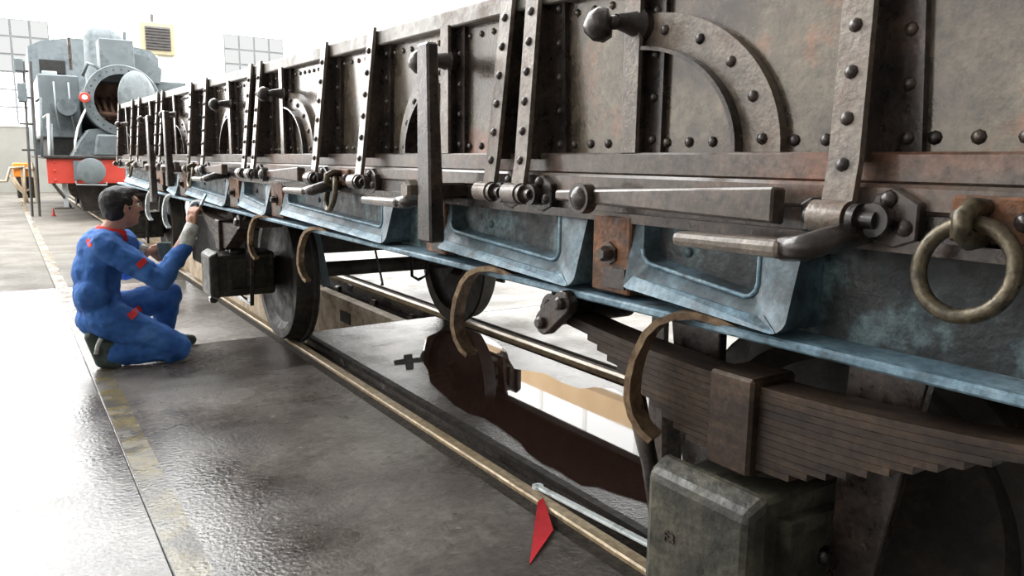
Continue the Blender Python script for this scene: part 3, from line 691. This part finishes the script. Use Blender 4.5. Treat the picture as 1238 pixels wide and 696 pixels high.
# smokebox: flanged ring, shell, interior, open door
sc = ony(150, 122, 17.5); SZ = sc.z; R0 = .70
MB().lathe([(.0, .52), (0, .69), (.02, .705), (.06, .705), (.06, .64), (1.5, .64), (1.5, .60), (.02, .60), (.02, .52)], (LX, 17.5, SZ), (0, 1, 0), 56, caps=False).build('smokebox', 'locogrey', LO, smooth='auto')
sb = [o for o in LO.children if o.name.startswith('smokebox')][0]
for i in range(28):
    t = 2*math.pi*i/28
    MB().dome((LX+.61*math.cos(t), 17.5, SZ+.61*math.sin(t)), (0, -1, 0), .018, .014, 6, 2).build('bolt', 'dark', sb, smooth=True)
MB().lathe([(0, .02), (0, .59), (.03, .59)], (LX, 18.55, SZ), (0, 1, 0), 40).build('tube_plate', 'rusty', sb)
for i in range(7):
    MB().tube([(LX-.45+.15*i, 18.5, SZ+.1), (LX-.4+.13*i, 18.2, SZ-.05), (LX-.3+.1*i, 18.1, SZ-.35)], .04, 8).build('boiler_tube', 'rusty', sb, smooth=True)
MB().tube([(LX-.5, 18.1, SZ-.22), (LX+.3, 17.9, SZ-.30)], .05, 8).build('blast_pipe', 'rusty', sb, smooth=True)
da = Vector((.55, -.83, 0)).normalized()   # door swung open about its right-hand hinge
hc = Vector((LX+.60, 17.45, SZ)); dc = hc+Vector((-.42, -.42, 0)).normalized()*.55
MB().lathe([(-.02, .55), (.0, .56), (.02, .54), (.07, .40), (.09, .2), (.095, .02)], dc, Vector((-.7, .7, 0))*-1, 40).build('smokebox_door', 'locogrey', LO, smooth='auto')
MB().tube([hc, hc+Vector((-.02, -.05, 0)), dc], .025, 8).build('door_hinge', 'locogrey', LO)
# saddle flare with white lining
sad = [(LX-.95, 1.2), (LX+.95, 1.2), (LX+.80, 1.45), (LX+.62, 1.75), (LX+.50, SZ-.56), (LX-.50, SZ-.56), (LX-.62, 1.72), (LX-.78, 1.5)]
MB().prism(sad, 1, 17.58, 18.6).build('saddle', 'locogrey', LO)
MB().prism([(LX-.60, 1.2), (LX+.60, 1.2), (LX+.52, 1.62), (LX-.52, 1.62)], 1, 17.42, 17.6).build('saddle_front', 'locogrey', LO, bevel=.03)
q = [ony(91, 184, 17.55), ony(91, 170, 17.55), ony(94, 155, 17.55), ony(99, 142, 17.55), ony(104, 132, 17.55)]
MB().tube(q, .022, 6).build('lining', 'white', LO, smooth=True)
# boiler, dome, box on the smokebox
MB().cyl((LX, 18.9, SZ), (LX, 22.2, SZ), .60, n=40).build('boiler', 'locogrey', LO, smooth='auto')
dm = ony(126, 60, 20.0)
MB().lathe([(0, .42), (1.05, .40), (1.2, .36), (1.28, .26), (1.31, .08)], (dm.x, 20.0, ony(126, 32, 20.0).z-1.31), (0, 0, 1), 32).build('dome', 'locogrey', LO, smooth='auto')
b0 = ony(122, 86, 17.9); b1 = ony(161, 49, 17.9)
MB().box((b0.x, 17.9, SZ+.4), (b1.x, 18.5, b1.z)).build('sand_box', 'locogrey', LO, bevel=.015)
MB().prism([(LX+.1, SZ+.5), (LX+.85, SZ+.45), (LX+.88, SZ+.75), (LX+.62, SZ+.98), (LX+.2, SZ+1.05)], 1, 18.3, 19.4).build('smokebox_saddle_tank', 'locogrey', LO)
# side tanks and cab
t0 = ony(45, 90, 18.5); t1 = ony(100, 165, 18.5)
for sx in (-1, 1):
    xa = LX-sx*0+sx*(LX-t0.x); xb = LX+sx*(LX-t1.x)
    tk = MB().box((xa, 18.5, 1.56), (xb, 22.2, t0.z+.02)).build('side_tank', 'locogrey', LO, bevel=.02)
    MB().box((xa+sx*.012, 18.6, 1.62), (xa, 22.1, t0.z-.05)).build('lit_tank_side', 'white', tk)  # white sheet: light falling on the grey tank's side, put into colour
    MB().box((xa-sx*.1, 18.55, 1.2), (xb, 22.1, 1.56)).build('tank_support', 'black', tk)
p0 = ony(80, 130, 18.45)
MB().cyl((p0.x, 18.5, p0.z), (p0.x, 18.15, p0.z), .17, n=20).build('air_pump', 'locogrey', LO, smooth='auto')
for dx in (-.13, .13):
    MB().tube([(p0.x+dx-.06, 18.42, p0.z+.5), (p0.x+dx-.06, 18.36, p0.z), (p0.x+dx, 18.42, p0.z-.55)], .016, 6).build('pipe', 'locolight', LO, smooth=True)
cb0 = ony(30, 60, 22.2); cbt = ony(64, 50, 22.2).z
cabp = [(cb0.x, 1.2), (2*LX-cb0.x, 1.2), (2*LX-cb0.x, cbt-.22), (2*LX-cb0.x-.15, cbt-.05), (LX+.5, cbt+.12), (LX-.5, cbt+.12), (cb0.x+.35, cbt), (cb0.x+.06, cbt-.16)]
cbo = MB().prism(cabp, 1, 22.2, 24.6).build('cab', 'locogrey', LO)
w0 = ony(47, 71, 22.15); w1 = ony(80, 90, 22.15)
for sx in (-1, 1):
    cx = (w0.x+w1.x)/2; cx = cx if sx < 0 else 2*LX-cx; hwid = (w1.x-w0.x)/2
    MB().box((cx-hwid, 22.17, w1.z), (cx+hwid, 22.21, w0.z)).build('cab_window', 'black', cbo, bevel=.015)
    MB().box((cx-hwid*.9, 22.14, w1.z-.03), (cx+hwid*.3, 22.2, w1.z+.06)).build('window_ledge', 'locolight', cbo, bevel=.015)
l0 = ony(102, 118, 17.46)
MB().lathe([(0, .08), (.04, .10), (.06, .09)], l0, (0, -1, 0), 20).build('lamp_rim', 'red', LO, smooth='auto')
MB().lathe([(0, .045), (.07, .05), (.08, .03)], l0, (0, -1, 0), 16).build('lamp_lens', 'white', LO, smooth='auto')
for (px, pt, pb, mt) in ((49, 118, 190, 'locogrey'), (58, 138, 200, 'white'), (62, 150, 205, 'locogrey')):
    a = ony(px, pt, YBM+.05); b = ony(px+2, pb, YBM+.05)
    MB().tube([Vector((a.x-.06, a.y+.3, a.z-.05)), a, b], .022, 8).build('handrail', mt, LO, smooth=True)
wsl = ony(112, 60, 18.0)
MB().tube([(wsl.x-.2, 18.2, SZ+.5), (wsl.x-.1, 18.1, SZ+.75), (wsl.x+.05, 18.0, SZ+.68), (wsl.x+.15, 18.0, SZ+.5)], .035, 8).build('pipe', 'locogrey', LO, smooth=True)
MB().cyl((wsl.x-.15, 21.5, 3.2), (wsl.x-.15, 21.5, ony(93, 46, 21.5).z), .04, n=10).build('whistle', 'dark', LO)
MB().cyl((LX+.45, 20.2, 2.8), (LX+.45, 20.2, 4.0), .04, n=10).build('safety_valve', 'locogrey', LO)

# post with two grey boxes beside the cab
lb = ony(30, 185, 18.0)
PO = thing('signal_post', 'slender dark post carrying two grey boxes beside the locomotive cab', 'post', (lb.x, 18.0, 0))
for px in (28, 37):
    b = ony(px+4, 180, 18.0); t = ony(px, 74, 18.0)
    MB().cyl((b.x, 18.0, 0.0), (t.x, 18.0, t.z), .024, n=10).build('upright', 'louvre', PO, smooth='auto')
for i in range(4):
    z = 1.3+i*.5; MB().cyl((ony(33, 180, 18.0).x-.09, 18.0, z), (ony(39, 180, 18.0).x+.05, 18.0, z), .018, n=8).build('rung', 'wheel', PO)
for (xa, ya_, xb, yb) in ((16, 70, 27, 87), (20, 100, 32, 124)):
    a = ony(xa, ya_, 17.92); b = ony(xb, yb, 17.92)
    MB().box((a.x, 17.8, b.z), (b.x+.02, 18.0, a.z)).build('grey_box', 'locogrey', PO, bevel=.02)

# louvred cooler on the back wall
la = ony(168, 25, 29.0); lb2 = ony(213, 68, 29.0)
CU = thing('cooler_unit', 'cream louvred cooler box mounted high on the back wall', 'cooler', ((la.x+lb2.x)/2, 29.4, 0))
CU.location.z = lb2.z; WORG[CU.name] = Vector(((la.x+lb2.x)/2, 29.4, lb2.z))
MB().box((la.x, 29.0, lb2.z), (lb2.x, 29.945, la.z)).build('housing', 'cream', CU, bevel=.03)
g0 = ony(175, 31, 28.98); g1 = ony(207, 62, 28.98)
MB().box((g0.x, 28.97, g1.z), (g1.x, 29.01, g0.z)).build('grille', 'louvre', CU)
for i in range(8):
    z = g1.z+(i+.5)*(g0.z-g1.z)/8
    MB().bar((g0.x, 28.95, z), (g1.x, 28.95, z), .06, .02, (0, -.6, 1)).build('slat', 'louvre', CU)
MB().cyl(((la.x+lb2.x)/2-.1, 29.3, la.z), ((la.x+lb2.x)/2-.1, 29.3, la.z+.3), .06, n=10).build('spigot', 'louvre', CU)
h0 = ony(190, 72, 29.2); h1 = ony(212, 96, 29.2)
MB().box((h0.x, 29.2, h1.z), (h1.x, 29.9, lb2.z+.02)).build('duct', 'white', CU, bevel=.02)

# orange barrow by the back wall
bpos = onz(28, 245)
TR = thing('trolley', 'orange trolley with tan tube frame standing beside the locomotive', 'trolley', (bpos.x, bpos.y, 0))
Yt = bpos.y
a = ony(15, 197, Yt); b = ony(36, 214, Yt)
MB().box((a.x, Yt, b.z), (b.x, Yt+.5, a.z)).build('tray', 'orange', TR, bevel=.02)
for pts in ([(-2, 219), (8, 219), (12, 203), (30, 202)], [(12, 212), (20, 226), (32, 236), (33, 246)], [(29, 200), (30, 225), (32, 246)], [(30, 203), (40, 205), (38, 196)], [(16, 214), (28, 232), (36, 229)]):
    MB().tube([ony(x, y, Yt-.05) for x, y in pts], .035, 8).build('frame_tube', 'tan', TR, smooth=True)
gp = ony(31, 246, Yt-.05)
for dx in (-.02, .25):
    MB().cyl((gp.x+dx, Yt, .0), (gp.x+dx, Yt, .9), .03, n=8).build('leg', 'tan', TR)
MB().box((a.x+.05, Yt+.02, .12), (b.x+.15, Yt+.45, b.z)).build('cabinet', 'wheel', TR, bevel=.02)
cpos = onz(65, 261)
cn = MB().lathe([(0, .05), (.015, .05), (.015, .03), (.15, .01)], (cpos.x, cpos.y, 0), (0, 0, 1), 16).build('traffic_cone', 'red', smooth='auto')
tag(cn, 'tiny red cone standing on the floor before the locomotive', 'cone')

# white bar with a hole, red pennant on it
a = onz(650, 590, .02); b = onz(800, 668, .02)
d = (b-a).normalized(); nn = Vector((-d.y, d.x, 0))
WBR = thing('flat_bar', 'white painted flat steel bar with a holed rounded end lying along the groove', 'bar', ((a.x+b.x)/2, (a.y+b.y)/2, .012))
hd = MB(); n = 20; ro, ri = .021, .009
vo = [hd.bm.verts.new(a+Vector((ro*math.cos(2*math.pi*i/n), ro*math.sin(2*math.pi*i/n), z))) for z in (0, .012) for i in range(n)]
vi = [hd.bm.verts.new(a+Vector((ri*math.cos(2*math.pi*i/n), ri*math.sin(2*math.pi*i/n), z))) for z in (0, .012) for i in range(n)]
for i in range(n):
    j = (i+1) % n
    hd.bm.faces.new((vo[i], vo[j], vo[n+j], vo[n+i])); hd.bm.faces.new((vi[i], vi[j], vi[n+j], vi[n+i]))
    hd.bm.faces.new((vo[n+i], vo[n+j], vi[n+j], vi[n+i])); hd.bm.faces.new((vo[i], vo[j], vi[j], vi[i]))
hd.build('holed_end', 'whitebar', WBR, smooth='auto')
s0 = a+d*.016+Vector((0, 0, .006)); MB().bar(s0, b+Vector((0, 0, .006)), .026, .012).build('shaft', 'whitebar', WBR, bevel=.003)
t0_ = onz(657, 601, .014); t1_ = onz(669, 640, .012); t2_ = onz(640, 682, .003); t3_ = onz(650, 606, .014)
pn = MB().poly([t0_, t1_, t2_, t3_, t0_-Vector((0, 0, .0022)), t1_-Vector((0, 0, .0022)), t2_-Vector((0, 0, .0022)), t3_-Vector((0, 0, .0022))],
               [(0, 1, 2, 3), (7, 6, 5, 4), (0, 1, 5, 4), (1, 2, 6, 5), (2, 3, 7, 6), (3, 0, 4, 7)]).build('pennant', 'redflag')
tag(pn, 'small triangular red pennant lying across the rail under the white bar', 'pennant')

# ------------------------------------------------------------------ the kneeling man
def remeshed(mb, name, mat, parent, voxel, smooth_it=6, disp=0.0, dscale=.12):
    tmp = mb.build(name+'_src', mat, None, org=(0, 0, 0), rec=True)
    md = tmp.modifiers.new('r', 'REMESH'); md.mode = 'VOXEL'; md.voxel_size = voxel
    sm = tmp.modifiers.new('s', 'SMOOTH'); sm.factor = .5; sm.iterations = smooth_it
    if disp:
        tx = bpy.data.textures.new(name+'_folds', 'CLOUDS'); tx.noise_scale = dscale; tx.noise_depth = 2
        dp = tmp.modifiers.new('d', 'DISPLACE'); dp.texture = tx; dp.strength = disp; dp.mid_level = .5; dp.texture_coords = 'LOCAL'
        s2 = tmp.modifiers.new('s2', 'SMOOTH'); s2.factor = .5; s2.iterations = 1
    me = evaluated(tmp); bpy.data.objects.remove(tmp)
    me.name = name
    me.polygons.foreach_set('use_smooth', [True]*len(me.polygons))
    me.materials.clear(); me.materials.append(M[mat])
    org = WORG[parent.name] if parent else Vector((0, 0, 0))
    for v in me.vertices: v.co -= org
    o = bpy.data.objects.new(name, me); COL.objects.link(o); WORG[o.name] = Vector(org)
    if parent: o.parent = parent
    return o
def J(px, py, Y): return ony(px, py, Y)
base = J(150, 437, 4.9); base.z = 0
MAN = thing('person', 'kneeling man in blue overalls with red collar painting the wagon underframe', 'person', base)
# joints
r_sh, r_el, r_cu, r_wr = J(127, 297, 4.80), J(194, 338, 4.72), J(222, 300, 4.78), J(232, 274, 4.82)
l_sh, l_el, l_cu, l_wr = J(150, 293, 5.17), J(152, 326, 5.30), J(168, 301, 5.20), J(178, 304, 5.16)
r_hip, r_kn, r_an = J(128, 384, 4.87), J(214, 419, 4.80), J(140, 423, 4.87)
l_hip, l_kn, l_an = J(134, 378, 5.08), J(203, 356, 5.12), J(197, 412, 5.16)
r_kn.z = max(r_kn.z, .082); r_an.z = .075
l_an.z = .09
hd_c = J(147, 250, 4.97); nk = J(134, 279, 4.98)
f = Vector((.93, .32, .06)).normalized(); lft = Vector((0, 0, 1)).cross(f).normalized(); u = f.cross(lft).normalized()
RM = Matrix((f, lft, u)).transposed()
def H(a, b, c): return hd_c+f*a+lft*b+u*c
# body: one continuous surface
bd = MB()
bd.ellip(H(-.012, 0, .018), (.093, .073, .095), 20, 14, RM)
bd.ellip(H(.022, 0, -.045), (.070, .060, .078), 18, 12, RM)
bd.ellip(H(.060, 0, -.092), (.026, .030, .022), 12, 8, RM)
bd.ellip(H(.070, 0, .035), (.022, .052, .022), 12, 8, RM)
bd.cap(H(.088, 0, .018), H(.112, 0, -.022), .009, .013)
bd.cap(H(.094, .009, -.028), H(.094, -.009, -.028), .010, .010)
bd.cap(H(.084, .016, -.058), H(.084, -.016, -.058), .008, .008)
for sy in (-1, 1):
    bd.ellip(H(-.012, sy*.074, -.008), (.018, .008, .031), 10, 8, RM)
    bd.ellip(H(.060, sy*.040, -.018), (.022, .022, .024), 10, 8, RM)
bd.cap(H(-.02, 0, -.06), nk, .055, .058); bd.cap(nk, J(131, 300, 4.99), .06, .10)
bd.ellip(J(124, 312, 4.99), (.10, .16, .15)); bd.ellip(J(119, 350, 4.98), (.09, .13, .12)); bd.ellip(J(127, 380, 4.97), (.11, .15, .10))
for a, b, c_, r in ((r_sh, r_el, r_wr, .05), (l_sh, l_el, l_wr, .05)):
    bd.cap(a, b, r, .038); bd.cap(b, c_, .038, .027)
for a, b, c_ in ((r_hip, r_kn, r_an), (l_hip, l_kn, l_an)):
    bd.cap(a, b, .075, .05); bd.cap(b, c_, .05, .036)
bd.cap(r_an, J(126, 436, 4.86), .035, .03); bd.cap(l_an, l_an+Vector((.13, 0, -.05)), .035, .028)
def hand(wr, pd, pn, side, curl, sc=1.0):
    """palm from wrist along pd, palm normal pn; side = thumb side sign"""
    pd = pd.normalized(); pn = (pn-pd*pn.dot(pd)).normalized(); lat = pd.cross(pn).normalized()*side
    bd.cap(wr, wr+pd*.05*sc, .024*sc, .024*sc)
    for k in range(4):
        o = (k-1.5)*.0195*sc
        bd.cap(wr+pd*.03*sc+lat*o*.8, wr+pd*.088*sc+lat*o, .0125*sc, .0105*sc)
    for k, L in enumerate((.072, .080, .074, .058)):       # index .. little
        o = (1.5-k)*.021*sc; p = wr+pd*.088*sc+lat*o; ang = 0.0
        for j, fr in enumerate((.45, .32, .23)):
            ang += curl[j]
            d_ = pd*math.cos(ang)+pn*math.sin(ang)
            q = p+d_*L*fr*sc; bd.cap(p, q, (.0098-.0008*j)*sc, (.0092-.0009*j)*sc, 10); p = q
    p = wr+pd*.03*sc+lat*.028*sc; d_ = (lat*.75+pd*.6+pn*.45).normalized(); q = p+d_*.045*sc
    bd.cap(p, q, .014*sc, .0115*sc, 10); d2 = (pd*.65+pn*.75-lat*.1).normalized(); bd.cap(q, q+d2*.036*sc, .0112*sc, .009*sc, 10)
r_pd = Vector((.10, .06, 1)); hand(r_wr, r_pd, Vector((.85, .5, .0)), 1, (.75, .95, .6))
l_pd = Vector((1, -.12, .10)); hand(l_wr, l_pd, Vector((-.05, .25, -1)) if False else Vector((.1, -1, .1)), 1, (.7, .8, .5))
body = remeshed(bd, 'body', 'skin', MAN, .0055, 3)
# overalls
ov = MB()
ov.ellip(J(122, 310, 4.99), (.128, .195, .165), 24, 16); ov.ellip(J(126, 290, 4.99), (.10, .205, .075), 24, 14)
ov.ellip(J(117, 345, 4.98), (.120, .165, .13), 24, 16); ov.ellip(J(124, 384, 4.97), (.138, .18, .115), 24, 16)
ov.cap(J(133, 284, 4.985), J(128, 300, 4.985), .068, .12)
ov.cap(r_sh, r_el, .082, .066); ov.cap(r_el, r_cu, .066, .048)
ov.cap(l_sh, l_el, .08, .066); ov.cap(l_el, l_cu, .064, .046)
ov.cap(r_hip, r_kn, .118, .082); ov.cap(r_kn, r_an, .080, .070); ov.cap(J(172, 400, 4.84), J(205, 424, 4.81), .085, .072)
ov.cap(l_hip, l_kn, .115, .082); ov.cap(l_kn, l_an, .080, .058)
ov.ellip(J(117, 328, 4.985), (.128, .185, .15), 24, 16); ov.ellip(J(118, 362, 4.98), (.125, .172, .12), 24, 16)
ov.cap(J(112, 357, 4.86), J(112, 357, 5.10), .10, .10)
over = remeshed(ov, 'overalls', 'overall', MAN, .009, 5, .026, .06)
# keep the cloth above the ground
for v in over.data.vertices:
    if v.co.z < .004: v.co.z = .004
# collar, cuffs, seams
cl = MB(); n = 24
ca = (Vector((.25, 0, 1))).normalized(); c0 = J(134, 281, 4.985)
e1 = Vector((0, 1, 0)); e2 = ca.cross(e1).normalized()
rings = []
for (h, r) in ((-.030, .098), (.026, .076), (.030, .069), (-.026, .088)):
    rings.append([cl.bm.verts.new(c0+ca*h+e1*math.cos(2*math.pi*i/n)*r*1.06+e2*math.sin(2*math.pi*i/n)*r) for i in range(n)])
for a, b in zip(rings, rings[1:]+rings[:1]):
    for i in range(n): cl.bm.faces.new((a[i], a[(i+1) % n], b[(i+1) % n], b[i]))
cl.build('collar', 'redcloth', MAN, smooth=True)
gl = MB(); gl.tube([r_cu-(r_wr-r_cu)*.15, r_cu, (r_cu*.4+r_wr*.6), r_wr+(r_wr-r_cu)*.08], [.045, .046, .042, .037], 18); gl.build('glove_cuff', 'glove', MAN, smooth=True)
gl = MB(); gl.tube([l_cu-(l_wr-l_cu)*.6, l_cu, l_wr], [.044, .043, .034], 18); gl.build('glove_cuff', 'glove', MAN, smooth=True)
bvh = BVHTree.FromPolygons([v.co+WORG[over.name] for v in over.data.vertices], [tuple(p.vertices) for p in over.data.polygons])
def patch(name, quad, mat, n=5, off=.005):
    P = MB(); top = []; bot = []
    for i in range(n+1):
        for j in range(n+1):
            a, b = i/n, j/n
            x = (quad[0][0]*(1-a)+quad[1][0]*a)*(1-b)+(quad[3][0]*(1-a)+quad[2][0]*a)*b
            y = (quad[0][1]*(1-a)+quad[1][1]*a)*(1-b)+(quad[3][1]*(1-a)+quad[2][1]*a)*b
            d = Vector(ray(x, y)).normalized(); hit = bvh.ray_cast(Vector(CC), d)
            if hit[0] is None: P.bm.free(); return None
            top.append(hit[0]+hit[1]*off); bot.append(hit[0]-hit[1]*.006)
    vt = [P.bm.verts.new(p) for p in top]; vb = [P.bm.verts.new(p) for p in bot]
    for i in range(n):
        for j in range(n):
            k = i*(n+1)+j; P.bm.faces.new((vt[k], vt[k+1], vt[k+n+2], vt[k+n+1])); P.bm.faces.new((vb[k], vb[k+n+1], vb[k+n+2], vb[k+1]))
    rim = [i*(n+1) for i in range(n+1)]+[n*(n+1)+j for j in range(1, n+1)]+[i*(n+1)+n for i in range(n-1, -1, -1)]+[j for j in range(n-1, 0, -1)]
    for a, b in zip(rim, rim[1:]+rim[:1]): P.bm.faces.new((vt[a], vt[b], vb[b], vb[a]))
    return P.build(name, mat, over, smooth='auto')
patch('sleeve_flap', [(164, 319), (174, 311), (178, 317), (169, 325)], 'redcloth')
patch('pocket_flap', [(153, 380), (168, 369), (172, 375), (159, 387)], 'redcloth')
for q in ([(99, 281), (103, 279), (107, 288), (103, 290)], [(104, 291), (108, 288), (112, 297), (108, 299)]):
    patch('back_print', q, 'redcloth', 3, .003)
# boots
def boot(an, ball, toe, heel, name='boot'):
    b = MB()
    b.cap(an, heel, .048, .04); b.cap(an, ball, .048, .042); b.cap(heel, ball, .04, .04); b.cap(ball, toe, .042, .034)
    b.cap(an, an+(an-ball).normalized()*.03, .05, .05)
    o = remeshed(b, name, 'boot', MAN, .007, 3)
    for v in o.data.vertices:
        if v.co.z < .0: v.co.z = 0.0
    return o
bt = boot(J(134, 420, 4.88), J(124, 436, 4.86), J(140, 440, 4.85), J(111, 407, 4.88))
boot(l_an, l_an+Vector((.10, .01, -.045)), l_an+Vector((.17, .015, -.052)), l_an+Vector((-.05, 0, -.045)))
MB().tube([J(122, 409, 4.80), J(118, 418, 4.80), J(116, 428, 4.80)], .012, 6).build('boot_strap', 'glove', bt, smooth=True)
# hair and glasses
hr = MB()
hr.ellip(H(-.026, 0, .030), (.094, .083, .094), 22, 16, RM); hr.ellip(H(-.045, 0, -.01), (.066, .076, .075), 18, 12, RM)
hr.ellip(H(.025, 0, .082), (.062, .066, .036), 18, 10, RM)
for sy in (-1, 1): hr.ellip(H(.012, sy*.066, .035), (.03, .014, .035), 10, 8, RM)
remeshed(hr, 'hair', 'hair', MAN, .006, 3, .012, .03)
gs = MB()
for sy in (-1, 1):
    c = H(.090, sy*.034, .006)
    gs.tube([c+lft*.024*math.cos(t)+u*.016*math.sin(t)+f*(-.012*abs(sy*.024*math.cos(t)+sy*.01)) for t in [2*math.pi*i/16 for i in range(16)]], .0022, 6, closed=True)
    gs.tube([H(.085, sy*.058, .008), H(.03, sy*.080, .008), H(-.012, sy*.083, .004)], .0022, 6)
gs.build('glasses', 'tan', MAN, smooth=True)
for sy in (-1, 1):
    MB().ellip(H(.076, sy*.033, .006), (.012, .015, .011), 12, 8, RM).build('eye', 'white', MAN, smooth=True)
    MB().ellip(H(.086, sy*.035, .006), (.004, .006, .006), 8, 6, RM).build('iris', 'hair', MAN, smooth=True)
    MB().tube([H(.080, sy*.05, .026), H(.090, sy*.034, .031), H(.094, sy*.016, .027)], .004, 6).build('eyebrow', 'hair', MAN, smooth=True)
MB().tube([H(.090, .022, -.058), H(.0935, 0, -.0565), H(.090, -.022, -.058)], .0036, 6).build('lips', 'redcloth' if False else 'skin', MAN, smooth=True)
# brush and paint can
bh = r_wr+r_pd.normalized()*.085+Vector((.034, .02, 0))
BR = thing('paint_brush', 'small paint brush in the raised hand of the kneeling man', 'brush', bh-Vector((.04, 0, .10)))
MB().tube([bh-Vector((.035, -.01, .07)), bh, bh+Vector((.02, 0, .04))], [.006, .009, .008], 10).build('handle', 'wood', BR, smooth=True)
MB().bar(bh+Vector((.02, 0, .04)), bh+Vector((.035, 0, .07)), .034, .012).build('ferrule', 'locolight', BR)
MB().bar(bh+Vector((.034, 0, .068)), bh+Vector((.052, 0, .105)), .034, .011).build('bristles', 'teal', BR, bevel=.003)
cc = l_wr+l_pd.normalized()*.085+Vector((.004, -.045, -.045))
CN = thing('paint_can', 'small smeared can of teal paint held in the gloved hand', 'paint can', cc)
MB().lathe([(0, .036), (.09, .040), (.093, .042), (.093, .038), (.075, .036)], cc, (0, 0, 1), 24, caps=False).build('can_body', 'can', CN, smooth='auto')
MB().lathe([(0, .035), (.002, .035)], cc, (0, 0, 1), 24).build('can_bottom', 'can', CN)
MB().lathe([(.08, .0375), (.083, .0375)], cc, (0, 0, 1), 24).build('paint_surface', 'teal', CN)

# worn cast marks on the near axle box cover
fc = bpy.data.curves.new('cast_mark', 'FONT'); fc.body = 'F3'; fc.size = .032; fc.extrude = .002
fo_ = bpy.data.objects.new('cast_mark_src', fc); COL.objects.link(fo_)
fm_ = evaluated(fo_); bpy.data.objects.remove(fo_)
p = onx(802, 652, 1.019)
fm_.transform(Matrix(((0, 0, -1, 0), (-1, 0, 0, 0), (0, 1, 0, 0), (0, 0, 0, 1))))
fm_.materials.clear(); fm_.materials.append(M['dark'])
bxs = [o for o in WG.children if o.name == 'axle_box'][0]
link('cast_mark', fm_, p, bxs)
